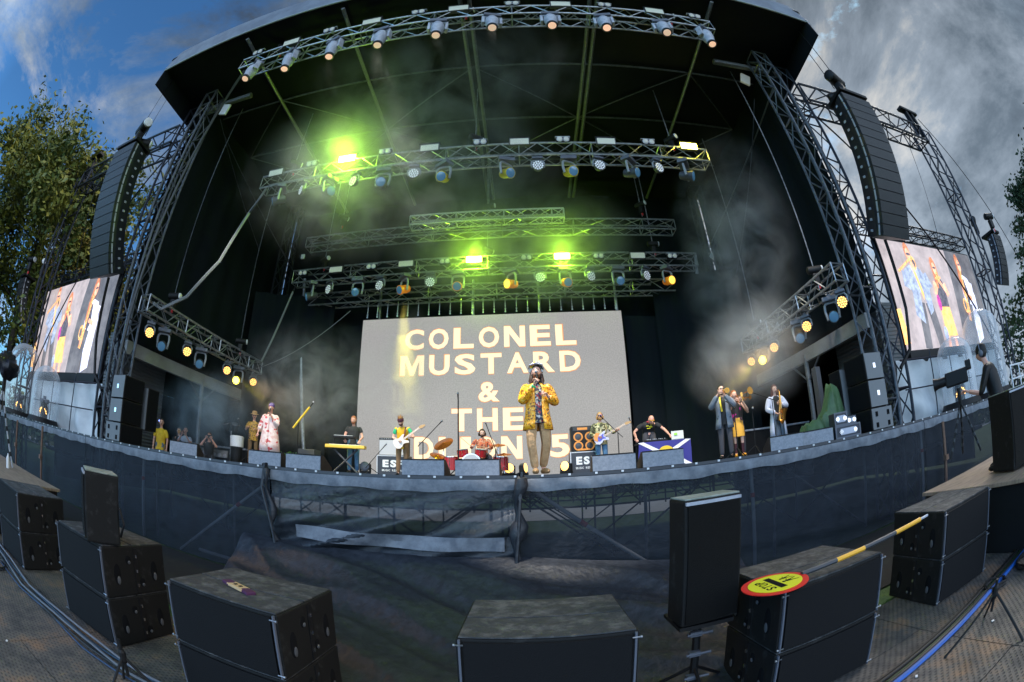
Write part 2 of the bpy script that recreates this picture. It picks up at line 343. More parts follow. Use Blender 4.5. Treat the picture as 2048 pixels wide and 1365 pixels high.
for s, nm in ((-1, 'left'), (1, 'right')):
    drape('side_drape', f'tall black cloth side wall above the {nm} wing opening', (s*9.35, 7.1, 0), (s*9.35, 15.4, 0), 4.62, 13.42, .05, 60)
    drape('leg_drape', f'black masking cloth hanging in the {nm} back corner beside the big screen', (s*5.9, 14.35, 0), (s*8.9, 13.0, 0), DZ+.01, 8.4 if s < 0 else 8.6, .09, 34)
    drape('masking_cloth', f'black masking panel just beside the {nm} edge of the big screen', (s*4.75, 14.5, 0), (s*7.0, 14.6, 0), DZ+.01, 7.35, .04, 24)
    # wing fascia beam and its post
    t = thing('wing_opening', f'grey fascia beam on a white post over the dark {nm} wing opening', 'beam', (s*9.0, 7.3, DZ))
    MB().box((s*9.02, 11.35, 4.43), (.14, 8.3, .36)).build('fascia', mat('pale fascia', (.22, .23, .24), .6, var=((.17, .17, .18), 1.2, .4, .6)), t, world=True)
    y_ = 10.8 if s < 0 else 10.1
    MB().tube((s*8.98, y_, DZ), (s*8.98, y_, 4.45), .07, 8).build('post', galv, t, True, world=True)
    mb = MB()
    for q in (-1, 1): mb.tube((s*8.98, y_, 3.7), (s*8.98, y_+q*.75, 4.3), .03, 6)
    mb.build('knee_brace', alud, t, True, world=True)
    # dark tent behind the wing
    t = thing('wing_tent', f'black backstage tent behind the {nm} wing opening', 'tent', (s*12, 11, 0))
    mb = MB(); mb.box((s*12.6, 12.35, 4.75), (6.8, 7.5, .1)); mb.build('tent_roof', blkm, t, world=True)
    MB().box((s*16.1, 12.4, 2.4), (.1, 7.4, 4.6)).build('tent_wall', blkm, t, world=True)
    MB().box((s*12.6, 16.1, 2.4), (6.8, .1, 4.6)).build('tent_wall', blkm, t, world=True)
    MB().box((s*13.4, 8.62, 2.9), (5.2, .08, 3.7)).build('tent_wall', mat('grey tent cloth', (.10, .11, .115), .8), t, world=True)
    MB().box((s*12.6, 11.8, 1.12), (6.6, 7.4, .1)).build('tent_floor', blk, t, world=True)
# poles of the drape frame
for i, (a, b_) in enumerate((((-7.3, 14, 9.25), (-6.5, 14, DZ)), ((7.75, 13.9, 9.5), (6.9, 13.9, DZ)), ((-4.15, 14.6, 9.1), (-4.1, 14.6, 7.3)), ((4.55, 14.6, 9.3), (4.55, 14.6, 7.3)), ((-.6, 14.6, 9.0), (-.6, 14.6, 7.3)), ((1.75, 14.6, 9.0), (1.75, 14.6, 7.3)))):
    nm = ['tall silver pole left of the big screen', 'tall silver pole right of the big screen', 'short pole above the upper left corner of the screen', 'short pole above the upper right corner of the screen', 'short pole above the middle of the screen', 'short pole above the screen, right of its middle'][i]
    tag(MB().tube(b_, a, .07 if i < 2 else .05, 8).build('drape_pole', alu, None, True), nm, 'pole', 'drape frame poles')
# ---------------------------------------------------------------- flown trusses
tri = dict(w=.42, h=.42)
fr = truss('front_truss', 'front lighting truss under the roof with ten grey spot lamps', (-6.75, 6, 12.6), (6.7, 6, 12.6), .45, .45, .5, alu, 'flown lighting trusses', .03)
mi = truss('middle_truss', 'middle lighting truss with two rows of lamps and a green glowing panel', (-6.7, 9.2, 10.2), (6.7, 9.2, 10.2), .45, .45, .5, alu, 'flown lighting trusses', .03)
bk = truss('back_truss', 'rear lighting truss above the big screen with two glowing panels', (-7.3, 13.3, 8.9), (7.4, 13.3, 8.9), .45, .5, .62, alu, 'flown lighting trusses', .032)
truss('screen_carrier_truss', 'truss right above the big screen that carries its hanging chains', (-6.95, 14.2, 8.32), (6.9, 14.2, 8.32), .45, .45, .6, alu, 'flown lighting trusses', .032)
truss('spare_truss', 'long empty truss hanging between middle and rear lighting trusses', (-6.8, 13, 10.15), (6.7, 13, 10.15), .45, .4, .6, alu, 'flown lighting trusses', .03)
truss('short_truss', 'short bright empty truss stored on top of the long empty one', (-2.65, 12.8, 10.5), (2.7, 12.8, 10.5), .4, .36, .42, mat('bright aluminium', (.85, .87, .88), .35, .6), 'flown lighting trusses', .034)
for s, nm in ((-1, 'left'), (1, 'right')):
    truss('side_truss', f'silver side truss with warm lamps high along the {nm} wing', (s*8.2, 6.95, 5.47), (s*8.2, 12.9 if s < 0 else 12.1, 5.36), .42, .42, .42, alu, 'side lighting trusses', .032)
# chains that hold the screen
for i in range(24):
    x_ = -4.45+i*(4.42+4.45)/23
    mb = MB().tube((0, 0, .05), (0, 0, .42), .018, 5)
    for q in range(4): mb.box((0, 0, .02-q*.05), (.05 if q % 2 else .02, .02 if q % 2 else .05, .055))
    if i == 0:
        ch0 = tag(mb.build('hanger', alu), f'{ORD[0]} short steel chain hanging from the truss to the top of the big screen', 'hanger', 'screen hangers'); ch0.location = (x_, 14.2, 7.68)
    else:
        c = ch0.copy(); COL.objects.link(c); c.location = (x_, 14.2, 7.68)
        c['label'] = f'short steel chain number {i+1} from the left hanging to the big screen' if i < 23 else 'rightmost short steel chain hanging to the big screen'
# ---------------------------------------------------------------- big LED screen
ledm = mat('grey LED picture', (.225, .215, .21), .6, emit=.95, var=((.30, .287, .278), 26, .38, .62))
ledm.node_tree.nodes['Principled BSDF'].inputs['Base Color'].default_value = (.03, .03, .03, 1)
for lk in list(ledm.node_tree.links):
    if lk.to_socket.name == 'Base Color': ledm.node_tree.links.remove(lk)
sc = thing('led_screen', 'huge grey LED screen with cream capital lettering behind the band', 'screen', (0, 14.2, DZ))
MB().box((0, 14.3, 4.72), (9.24, .16, 5.5)).build('screen_body', blk, sc, world=True)
MB().box((0, 14.21, 4.72), (9.2, .012, 5.46)).build('picture', ledm, sc, world=True)
lt = mat('cream LED lettering', (.05, .04, .03), .6, emit=1.0, ecol=(1, .75, .46)); lto = mat('orange lettering edge', (.05, .03, .02), .6, emit=.7, ecol=(.95, .36, .14))
def letters(txt, x0, x1, z0, z1, y, m, parent, name='lettering', bold=.03, depth=.01, grow=0, M_=None):
    """one mesh of a line of capital letters fitted to x0..x1, z0..z1; each letter widened and spaced evenly"""
    n_ = len(txt); pitch = (x1-x0)/n_; mb = MB()
    wid = {' ': .9, 'I': .5, 'M': 1.18, '&': 1.1, '5': .95}; tot = sum(wid.get(c, 1) for c in txt); x = x0
    for c in txt:
        w = wid.get(c, 1)*(x1-x0)/tot
        OUT = {'M': [(0, 0), (0, 1), (.28, 1), (.5, .40), (.72, 1), (1, 1), (1, 0), (.79, 0), (.79, .70), (.58, 0), (.42, 0), (.21, .70), (.21, 0)], 'N': [(0, 0), (0, 1), (.29, 1), (.75, .36), (.75, 1), (1, 1), (1, 0), (.71, 0), (.25, .64), (.25, 0)]}
        if c in OUT and len(txt) > 3:
            fit = .82; vs_ = [V((x+w*(1-fit)/2+a*w*fit, y, z0+q*(z1-z0))) for a, q in OUT[c]]; mb.add([M_ @ v for v in vs_] if M_ is not None else vs_, [tuple(range(len(vs_)))])
        elif c != ' ':
            cu = bpy.data.curves.new('t', 'FONT'); cu.body = c; cu.size = 1; cu.offset = bold; cu.extrude = 0; cu.fill_mode = 'FRONT'; cu.resolution_u = 3
            ob = bpy.data.objects.new('t', cu); COL.objects.link(ob); bpy.context.view_layer.update()
            me = bpy.data.meshes.new_from_object(ob.evaluated_get(bpy.context.evaluated_depsgraph_get()))
            xs_ = [v.co.x for v in me.vertices]; ys_ = [v.co.y for v in me.vertices]; a, b_, c0, c1 = min(xs_), max(xs_), min(ys_), max(ys_)
            fit = .80 if c != 'I' else .55
            sxx = w*fit/(b_-a); szz = (z1-z0)/(c1-c0)
            pv = [(x+w*(1-fit)/2+(v.co.x-a)*sxx, z0+(v.co.y-c0)*szz) for v in me.vertices]
            vs_ = [V((p, y, q)) for p, q in pv]
            if M_ is not None: vs_ = [M_ @ v for v in vs_]
            mb.add(vs_, [tuple(p.vertices) for p in me.polygons])
            bpy.data.objects.remove(ob); bpy.data.curves.remove(cu); bpy.data.meshes.remove(me)
        x += w
    return mb.build(name, m, parent, world=True)
for txt, x0, x1, z0, z1 in (('COLONEL', -3.04, 3.02, 6.27, 7.0), ('MUSTARD', -3.17, 3.12, 5.36, 6.06), ('&', -.46, .40, 4.42, 5.08), ('THE', -1.35, 1.17, 3.47, 4.2), ('DIJON 5', -2.6, 2.6, 2.54, 3.27)):
    letters(txt, x0-.02, x1+.02, z0-.025, z1+.025, 14.198, lto, sc, 'lettering_edge', .042)
    letters(txt, x0, x1, z0, z1, 14.19, lt, sc, 'lettering', .030)
# ---------------------------------------------------------------- lamps
def look(o, d, z=(0, 0, 1)): pass
def clampset(mb, y0=0): mb.box((0, 0, y0+.03), (.08, .08, .08))
# grey profile moving head, hanging straight down
sp = thing('spot_lamp', 'x', 'stage lamp', (0, 0, -50))
mb = MB(); mb.bbox((0, 0, -.06), (.42, .30, .12), .02); mb.box((0, 0, .03), (.1, .1, .09)); mb.build('base', dgrey, sp)
mb = MB()
for s in (-1, 1): mb.bbox((s*.21, 0, -.26), (.07, .16, .34), .02)
mb.bbox((0, 0, -.13), (.42, .16, .06), .015); mb.build('yoke', grey, sp)
hd = MB().lathe((0, -.02, -.13), (0, -.12, -1), [(0, .08), (.03, .13), (.15, .165), (.34, .16), (.44, .125), (.56, .12), (.6, .125)], 16).build('head', grey, sp, True)
mb = MB(); mb.lathe((0, -.02, -.13), (0, -.12, -1), [(.555, .128), (.60, .135), (.615, .11)], 16)
mb.build('trim', char, sp, True)
for q in (-1, 1): MB().box((q*.035, -.185, -.33), (.035, .02, .12)).build('vent', char, hd); MB().lathe((0, -.092, -.735), (0, -.12, -1), [(0, .10), (.015, .09), (.02, .02)], 14).build('lens', softw, sp, True)
# black beam moving head, tilted to the crowd
def mover(name, lensmat, tilt, yawh, bodym=char, size=1.0, base=dgrey):
    t = thing(name, 'x', 'stage lamp', (0, 0, -50)); 
    mb = MB(); mb.bbox((0, 0, -.05), (.40, .26, .11), .02); mb.box((0, 0, .03), (.1, .1, .08)); mb.box((0, -.135, -.05), (.10, .012, .05)); mb.build('base', base, t)
    Ry = Matrix.Rotation(yawh, 3, 'Z'); mb = MB()
    pts = [(-.15, 0, -.52), (-.18, 0, -.30), (-.165, 0, -.17), (-.10, 0, -.125), (.10, 0, -.125), (.165, 0, -.17), (.18, 0, -.30), (.15, 0, -.52)]
    for a, b_ in zip(pts[:-1], pts[1:]): mb.tube(Ry @ V(a), Ry @ V(b_), .032, 6)
    mb.build('yoke', mat('grey yoke', (.24, .26, .29), .5), t, True)
    d = Ry @ V((0, -math.cos(tilt), -math.sin(tilt))); c = V((0, 0, -.45))
    MB().lathe(c-d*.20, d, [(0, .05), (.02, .10), (.12, .125), (.26, .12), (.34, .14), (.38, .14)], 14).build('head', bodym, t, True)
    MB().lathe(c+d*.175, d, [(0, .125), (.02, .115), (.035, .05)], 14).build('lens', lensmat, t, True)
    return t
amberb = mat('casing with painted amber light', (.55, .42, .03), .35, .3)  # black casing coloured amber to paint in reflected lamp light
def washer(name, tilt, yawh, lit=None):
    t = thing(name, 'x', 'stage lamp', (0, 0, -50)); Ry = Matrix.Rotation(yawh, 3, 'Z')
    mb = MB(); mb.bbox((0, 0, -.05), (.30, .2, .09), .02); mb.box((0, 0, .03), (.08, .08, .08)); mb.box((0, -.105, -.05), (.08, .012, .05)); mb.build('base', dgrey, t)
    mb = MB(); pts = [(-.16, 0, -.36), (-.17, 0, -.2), (-.1, 0, -.11), (.1, 0, -.11), (.17, 0, -.2), (.16, 0, -.36)]
    for a, b_ in zip(pts[:-1], pts[1:]): mb.tube(Ry @ V(a), Ry @ V(b_), .028, 6)
    mb.build('yoke', mat('grey yoke'), t, True)
    d = Ry @ V((0, -math.cos(tilt), -math.sin(tilt))); c = V((0, 0, -.33))
    MB().lathe(c-d*.1, d, [(0, .06), (.03, .12), (.13, .165), (.165, .16)], 16).build('head', char, t, True)
    mb = MB(); x, y, _ = frame(d); cc = c+d*.068
    for k_, rr in ((1, 0), (6, .065), (12, .122)):
        for i in range(k_):
            a = 2*math.pi*i/k_+rr; mb.lathe(cc+(x*math.cos(a)+y*math.sin(a))*rr, d, [(0, .027), (.012, .024), (.016, .008)], 8)
    mb.build('led_cluster', lit or mat('white LED lenses', (.75, .78, .8), .3, emit=.15, ecol=(.85, .9, 1)), t, True)
    return t
def panel(name, m):
    t = thing(name, 'x', 'stage lamp', (0, 0, -50)); MB().bbox((0, .06, 0), (.56, .12, .26), .015).build('housing', char, t)
    MB().box((0, -.006, -.01), (.50, .012, .20)).build('lamp_face', m, t); MB().box((0, .05, .15), (.6, .10, .025)).build('visor', blk, t); return t
def twin(name):
    t = thing(name, 'x', 'stage lamp', (0, 0, -50)); MB().bbox((0, .05, 0), (.38, .1, .18), .02).build('housing', blk, t)
    for s in (-1, 1):
        c = MB().lathe((s*.09, .02, 0), (0, -1, -.1), [(0, .05), (.03, .088), (.05, .088)], 14).build('reflector', alu, t, True)
        MB().lathe((s*.09, -.035, 0), (0, -1, -.1), [(0, .07), (.008, .06), (.01, .02)], 12).build('lens', lensw, c, True)
    MB().box((0, .04, .11), (.42, .08, .02)).build('bracket', grey, t); return t
class Proto:
    def __init__(s, root): s.r = root; s.first = True
    def put(s, loc, rot, label, group, scale=None):
        if s.first:
            s.first = False; s.r.location = loc; s.r.rotation_euler = rot; s.r['label'] = label; s.r['group'] = group
            if scale: s.r.scale = (scale,)*3
            return s.r
        return dup(s.r, loc, rot, label, group, scale)
P_spot = Proto(sp)
xs_ = [-6.04, -4.83, -3.47, -2.12, -.64, .71, 2.16, 3.51, 5.07, 6.31]
for i, x_ in enumerate(xs_):
    P_spot.put((x_, 5.85, 12.33), (R(random.uniform(-6, 8)), 0, R((-38, -30, -20, -8, 8, 12, 0, -10, -14, 30)[i])), f'{nth(i,10)} grey barrel spot lamp hanging under the front truss', 'grey spot lamps on the front truss', 1.05)
P_off, P_twin = Proto(panel('panel_lamp', panoff)), Proto(twin('twin_lamp'))
P_on = Proto(panel('glowing_panel_lamp', panon)); P_y = Proto(panel('yellow_panel_lamp', panyel))
tw = 'pair of small round lamps'
for i, x_ in enumerate((-5.02, -2.52, -.15, 2.49, 5.04)): P_off.put((x_, 5.72, 12.86), (R(8), 0, 0), f'{nth(i,5)} pale unlit panel lamp on top of the front truss', 'panel lamps on the front truss')
for i, x_ in enumerate((-6.22, -3.79, -1.22, 1.24, 3.66, 6.24)): P_twin.put((x_, 5.72, 12.9), (R(8), 0, 0), f'{nth(i,6)} {tw} on top of the front truss', 'twin lamps on the front truss')
for i, x_ in enumerate((-6.19, -3.69, -1.22, 1.26, 3.65, 6.13)):
    if i == 1: P_on.put((x_, 8.92, 10.46), (R(5), 0, 0), 'blazing green white panel lamp on the left of the middle truss', 'glowing panel lamps')
    elif i == 5: P_y.put((x_, 8.92, 10.46), (R(5), 0, 0), 'yellow glowing panel lamp at the right end of the middle truss', 'glowing panel lamps')
    else: P_off.put((x_, 8.92, 10.46), (R(5), 0, 0), f'{ {0:"leftmost",2:"second from left",3:"third from left",4:"rightmost"}[i]} pale unlit panel lamp on the middle truss', 'panel lamps on the middle truss')
for i, x_ in enumerate((-4.88, -2.52, .19, 2.45, 4.89)): P_twin.put((x_, 8.92, 10.5), (R(5), 0, 0), f'{nth(i,5)} {tw} on the middle truss', 'twin lamps on the middle truss')
for i, x_ in enumerate((-5.43, -2.76, -.4, 2.54, 5.16)):
    if i in (2, 3): P_on.put((x_, 13.0, 9.0), (0, 0, 0), f'blazing green white panel lamp on the rear truss, the {"left" if i==2 else "right"} one of two', 'glowing panel lamps')
    else: P_off.put((x_, 13.0, 9.0), (0, 0, 0), f'{ {0:"leftmost",1:"second from left",4:"rightmost"}[i]} pale unlit panel lamp on the rear truss above the screen', 'panel lamps on the rear truss')
for i, x_ in enumerate((-6.82, -4.03, -1.39, 1.35, 3.78, 6.43)): P_twin.put((x_, 13.0, 8.98), (0, 0, 0), f'{nth(i,6)} {tw} on the rear truss', 'twin lamps on the rear truss')
P_bl = Proto(mover('beam_lamp', blul, R(20), R(0))); P_bly = Proto(mover('amber_tint_beam_lamp', blul, R(28), R(25), amberb)); P_yl = Proto(mover('yellow_beam_lamp', yelit, R(15), R(-20), amberb))
ang = [-70, 60, 5, -35, 15, 0, 50, 60]
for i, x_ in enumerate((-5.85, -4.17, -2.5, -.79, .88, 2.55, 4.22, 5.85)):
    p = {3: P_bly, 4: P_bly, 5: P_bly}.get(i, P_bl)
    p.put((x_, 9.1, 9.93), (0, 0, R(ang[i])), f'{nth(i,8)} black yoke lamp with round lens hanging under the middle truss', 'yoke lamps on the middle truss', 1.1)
P_w = Proto(washer('cluster_lamp', R(5), 0))
for i, x_ in enumerate((-5.06, -3.37, -1.62, 1.72, 3.36, 5.03)):
    P_w.put((x_, 9.1, 9.97), (0, 0, R((-40, -25, 5, 0, 12, 25)[i])), f'{nth(i,6)} round lamp with a cluster of small lenses under the middle truss', 'cluster lamps on the middle truss', 1.0)
amb2 = mat('casing with painted orange glow', (.75, .22, .02), .4, emit=.12, ecol=(1, .3, .02))  # orange reflected light painted into the casing, with a faint glow added
P_bo = Proto(mover('orange_tint_beam_lamp', blul, R(24), R(10), amb2)); P_ro = Proto(mover('amber_lens_lamp', mat('amber lens', (1, .7, .1), .3, emit=.9, ecol=(1, .7, .1)), R(15), R(-25), amb2))
ang = [-55, 0, -50, -10, -20, 10, 5, 45]
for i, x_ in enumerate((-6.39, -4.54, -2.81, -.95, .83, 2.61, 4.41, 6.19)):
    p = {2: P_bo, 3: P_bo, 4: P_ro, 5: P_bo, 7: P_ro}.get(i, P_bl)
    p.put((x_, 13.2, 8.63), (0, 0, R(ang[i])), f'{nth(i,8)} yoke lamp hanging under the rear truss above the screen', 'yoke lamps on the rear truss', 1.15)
for i, x_ in enumerate((-5.66, -3.68, -1.89, 1.78, 3.44, 5.38)):
    P_w.put((x_, 13.2, 8.66), (0, 0, R((-30, -20, 0, 0, 25, 30)[i])), f'{nth(i,6)} round cluster lamp under the rear truss above the screen', 'cluster lamps on the rear truss', 1.1)
# warm lamps along the side trusses
P_wl = Proto(washer('warm_cluster_lamp', R(20), 0, warm)); 
for s, nm, ys, ym in ((-1, 'left', (7.39, 9.05, 11.12, 12.72), (7.98, 9.71, 11.79)), (1, 'right', (7.14, 8.73, 10.49, 11.97), (7.59, 9.13, 11.15))):
    for i, y_ in enumerate(ys):
        P_wl.put((s*8.2, y_, 5.12), (0, 0, R(s*-52)), f'{["nearest","second nearest","third nearest","farthest"][i]} warm glowing round lamp under the {nm} side truss', f'warm lamps under the {nm} side truss', .86)
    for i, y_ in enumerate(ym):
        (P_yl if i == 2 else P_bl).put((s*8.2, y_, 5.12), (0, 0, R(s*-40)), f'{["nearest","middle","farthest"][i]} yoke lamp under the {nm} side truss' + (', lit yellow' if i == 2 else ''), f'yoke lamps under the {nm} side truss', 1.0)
        if i == 2:
            ld = bpy.data.lights.new('yoke_lamp_light', 'SPOT'); ld.energy = 420; ld.color = (1, .85, .05); ld.spot_size = R(17); ld.spot_blend = .4; ld.shadow_soft_size = .08
            lo = bpy.data.objects.new('yoke_lamp_light', ld); COL.objects.link(lo); lo.location = (s*8.0, y_-.1, 4.65)
            lo.rotation_euler = V((-s*.80, .25, -.55)).to_track_quat('-Z', 'Y').to_euler()
    for i, y_ in enumerate(ys):
        ld = bpy.data.lights.new('cluster_lamp_light', 'SPOT'); ld.energy = 90; ld.color = (1, .58, .2); ld.spot_size = R(70); ld.spot_blend = .8; ld.shadow_soft_size = .15
        lo = bpy.data.objects.new('cluster_lamp_light', ld); COL.objects.link(lo); lo.location = (s*8.05, y_-.1, 4.75); lo.rotation_euler = V((-s*.78, -.2, -.45)).to_track_quat('-Z', 'Y').to_euler()
# light given off by the blazing panels
for (x_, y_, z_, e_, c_) in ((-3.69, 8.85, 10.46, 420, (.46, 1, .02)), (-.4, 12.93, 9.0, 260, (.46, 1, .02)), (2.54, 12.93, 9.0, 260, (.46, 1, .02)), (6.13, 8.85, 10.46, 30, (1, .85, .05))):
    ld = bpy.data.lights.new('panel_lamp_light', 'AREA'); ld.energy = e_; ld.color = c_; ld.shape = 'RECTANGLE'; ld.size = .5; ld.size_y = .2
    lo = bpy.data.objects.new('panel_lamp_light', ld); COL.objects.link(lo); lo.location = (x_, y_, z_); lo.rotation_euler = (R(78), 0, 0)
for (x_, y_, z_, e_) in ((-3.69, 8.5, 10.5, 120), (-.4, 12.6, 9.05, 75), (2.54, 12.6, 9.05, 75)):
    ld = bpy.data.lights.new('panel_lamp_glow', 'POINT'); ld.energy = e_; ld.color = (.48, 1, .02); ld.shadow_soft_size = .2
    lo = bpy.data.objects.new('panel_lamp_glow', ld); COL.objects.link(lo); lo.location = (x_, y_, z_)
for i, x_ in enumerate(xs_):     # the ten grey spot lamps are lit and wash the band
    ld = bpy.data.lights.new('spot_lamp_light', 'SPOT'); ld.energy = 3000 if i in (4, 5) else 1900; ld.color = (1, .92, .80); ld.spot_size = R(20 if i in (4, 5) else 34); ld.spot_blend = .7; ld.shadow_soft_size = .12
    lo = bpy.data.objects.new('spot_lamp_light', ld); COL.objects.link(lo); lo.location = (x_, 5.6, 11.45)
    tx, ty = (-6.0, -4.1, -2.4, -.4, 1.36, 1.36, 3.3, 4.6, 6.2, 7.7)[i], (11, 12.6, 12.2, 12.5, 7.1, 7.1, 12.7, 12, 10, 10)[i]
    lo.rotation_euler = (V((tx, ty, 3.2))-lo.location).to_track_quat('-Z', 'Y').to_euler()
# ---------------------------------------------------------------- hoists and their cables
ho = thing('chain_hoist', 'x', 'hoist', (0, 0, -50))
MB().lathe((-.2, 0, 0), (1, 0, 0), [(0, .07), (.02, .10), (.38, .10), (.40, .07)], 12).build('motor', blk, ho, True)
MB().lathe((.205, 0, 0), (1, 0, 0), [(0, .09), (.03, .085), (.04, .03)], 12).build('end_cap', white, ho, True)
MB().bbox((0, 0, -.24), (.16, .14, .28), .03).build('chain_bag', blk, ho)
MB().tube((0, 0, -.2), (0, 0, -.52), .014, 5).build('chain', alu, ho); MB().box((.03, 0, -.44), (.05, .04, .09)).build('hook', red, ho)
P_h = Proto(ho)
hs = [((0, 6, 13.1), 'over the middle of the front truss'), ((-5.5, 6, 13.15), 'over the left end of the front truss'), ((5.5, 6, 13.1), 'over the right end of the front truss'),
      ((-5.72, 9.2, 10.95), 'over the left end of the middle truss'), ((.03, 9.2, 10.95), 'over the middle of the middle truss'), ((5.73, 9.2, 10.95), 'over the right end of the middle truss'),
      ((-6.1, 13.3, 9.62), 'over the left end of the rear truss'), ((.03, 13.3, 9.5), 'over the middle of the rear truss'), ((5.88, 13.3, 9.62), 'over the right end of the rear truss'),
      ((-5.49, 13, 11.25), 'over the left end of the long empty truss'), ((.1, 13, 11.15), 'over the middle of the long empty truss'), ((5.59, 13, 11.13), 'over the right end of the long empty truss'),
      ((-8.2, 8.06, 6.1), 'over the near end of the left side truss'), ((-8.2, 11.7, 5.98), 'over the far end of the left side truss'), ((8.2, 7.87, 5.95), 'over the near end of the right side truss'), ((8.2, 11.4, 5.85), 'over the far end of the right side truss')]
for i, (p, w) in enumerate(hs):
    P_h.put(p, (0, 0, R(random.uniform(-50, 50))), 'black chain hoist with white cap ' + w, 'chain hoists')
    wire('hoist_chain', 'chain above the hoist ' + w, [(p[0], p[1], p[2]+.08), (p[0], p[1], 13.3)], .018, alu, 'chain', 'hoist chains')
# loose cables and brace lines
def sag(a, b_, s=.3, n=10): a, b_ = V(a), V(b_); return [a+(b_-a)*t_+V((0, 0, -s*4*t_*(1-t_))) for t_ in [i/n for i in range(n+1)]]
wire('power_cable', 'bundle of cables running from the left end of the front truss down the corner tower', [(-6.7, 6, 12.5), (-7.76, 6.6, 10.6), (-8.3, 6.75, 7.6), (-8.6, 6.7, 3.2), (-8.7, 6.7, 2)], .045, char)
wire('power_cable', 'grey cable bundle looping from the middle truss down to the left side truss', [(-6.6, 9.2, 10.1), (-6.75, 8.9, 9.0), (-7.0, 8.45, 7.2), (-7.35, 7.8, 5.9), (-7.9, 7.4, 5.45), (-8.2, 7.3, 5.6)], .05, mat('grey cable', (.16, .17, .18), .6))
wire('power_cable', 'cable bundle hanging from the left end of the rear truss to the drape corner', sag((-7.2, 13.3, 8.8), (-8.1, 12.9, 5.5), .25), .04, mat('grey cable'))
wire('power_cable', 'thin cable slanting up from the left side truss towards the screen corner', sag((-8.1, 12.7, 5.3), (-4.9, 13.6, 7.6), .3), .015, mat('grey cable'))
wire('brace_line', 'thin diagonal brace line high on the left side wall', [(-8.9, 7.8, 12.8), (-8.9, 12.6, 10.0)], .018, alud)
wire('brace_line', 'thin diagonal brace line crossing high on the left side wall', [(-8.8, 8.2, 12.4), (-7.5, 14.4, 9.0)], .02, alud)
wire('brace_line', 'pale striped strap high on the right side wall', [(9.0, 7.2, 11.9), (8.9, 14.7, 10.4)], .03, galv)
wire('brace_line', 'thin diagonal brace line crossing the strap on the right side wall', [(8.9, 8.2, 12.4), (8.8, 14.4, 7.0)], .018, alud)
tag(MB().bbox((-7.4, 13.7, 10.1), (.16, .08, .2), .02).build('junction_box', white), 'small pale box on a brace line left of the empty truss', 'box')
tag(MB().bbox((8.8, 14.6, 9.9), (.2, .1, .22), .02).build('junction_box', white), 'small pale box on the strap of the right side wall', 'box')
# ---------------------------------------------------------------- line arrays
arrf = mat('dark loudspeaker grille', (.028, .030, .034), .55, .2, bump=(60, .3)); arrs = mat('black loudspeaker side', (.012, .014, .022), .5)
def line_array(label, cx, y, z, n_, d, w, dep, t0, t1, s, group, name='line_array'):
    t = thing(name, label, 'loudspeakers', (cx, y, z), 0, group); Y, Z = 0., 0.
    MB().box((0, .35, .14), (w*.95, .8, .1)).build('fly_frame', blk, t)
    for i in range(n_):
        th = R(t0+(t1-t0)*i/(n_-1)); Rm = Matrix.Rotation(th, 3, 'X')
        dn = V((0, math.sin(th), -math.cos(th))); bk_ = V((0, math.cos(th), math.sin(th))); c = V((0, Y, Z))
        H = d*.97; M3 = Matrix((V((1, 0, 0)), bk_, -dn)).transposed()
        P_ = [(-w/2, 0), (w/2, 0), (w/2*.98, dep*.35), (w*.36, dep), (-w*.36, dep), (-w/2*.98, dep*.35)]
        vs_ = [c+M3 @ V((a, b_, 0)) for a, b_ in P_]+[c+M3 @ V((a, b_, -H)) for a, b_ in P_]
        cb = MB().add(vs_, [(5, 4, 3, 2, 1, 0), (6, 7, 8, 9, 10, 11)]+[(j, (j+1) % 6, 6+(j+1) % 6, 6+j) for j in range(6)]).build('cabinet', arrs, t)
        MB().box(c+M3 @ V((0, -.008, -H/2)), (w*.985, .014, H*.95), M3).build('grille', arrf, cb)
        for sd in (-1, 1):
            MB().box(c+M3 @ V((sd*w*.502, dep*.16, -H/2)), (.015, .05, H*.9), M3).build('rigging_strip', grey, cb); MB().box(c+M3 @ V((sd*w*.45, dep*.62, -H*.5)), (.02, .09, .06), M3).build('handle', grey, cb)
        Y += dn.y*d; Z += dn.z*d
    return t
for s, nm in ((-1, 'left'), (1, 'right')):
    line_array(f'tall curved column of black loudspeakers hanging outside the {nm} stage tower', s*10.25, 5.33, 10.05, 14, .288, 1.2, .75, 2, 27, s, 'main loudspeaker columns')
    line_array(f'small dark column of loudspeakers hanging at the far {nm} edge', (-20.9 if s < 0 else 20.3), 7.0, 7.9, 8, .26, .9, .5, 2, 24, s, 'outer loudspeaker columns')
    P_h.put((s*10.2, 5.6, 11.0), (0, 0, R(20*s)), f'large chain hoist above the {nm} loudspeaker column', 'array hoists', 1.9)
    P_h.put((s*10.2, 5.9, 10.6), (0, 0, R(-40*s)), f'lower chain hoist touching the {nm} loudspeaker column top', 'array hoists', 1.5)
    for q in (0, 1): wire('array_cable', f'{("front","rear")[q]} thin cable from the roof edge to the {nm} column hoists', [(s*(10.15+.1*q), 5.5+.35*q, 10.9), (s*(10.1+.1*q), 5.5+.35*q, 13.35)], .015, blk, 'cable')
    wire('array_cable', f'black cable dangling from the {nm} loudspeaker column past the side screen', [(s*9.9, 6.5, 6.2), (s*10.4, 6.9, 4.6), (s*10.2, 6.95, 3.6), (s*9.7, 7.0, 3.2)], .05, blk, 'cable')
    P_h.put((s*18.1, 7.1, 8.2), (0, 0, R(30*s)), f'round black hoist hanging by the {nm} outer mast', 'array hoists', 1.4)
    P_h.put((s*19.9, 6.9, 8.6), (0, 0, R(-20*s)), f'hoist above the small far {nm} loudspeaker column', 'array hoists', 1.4)
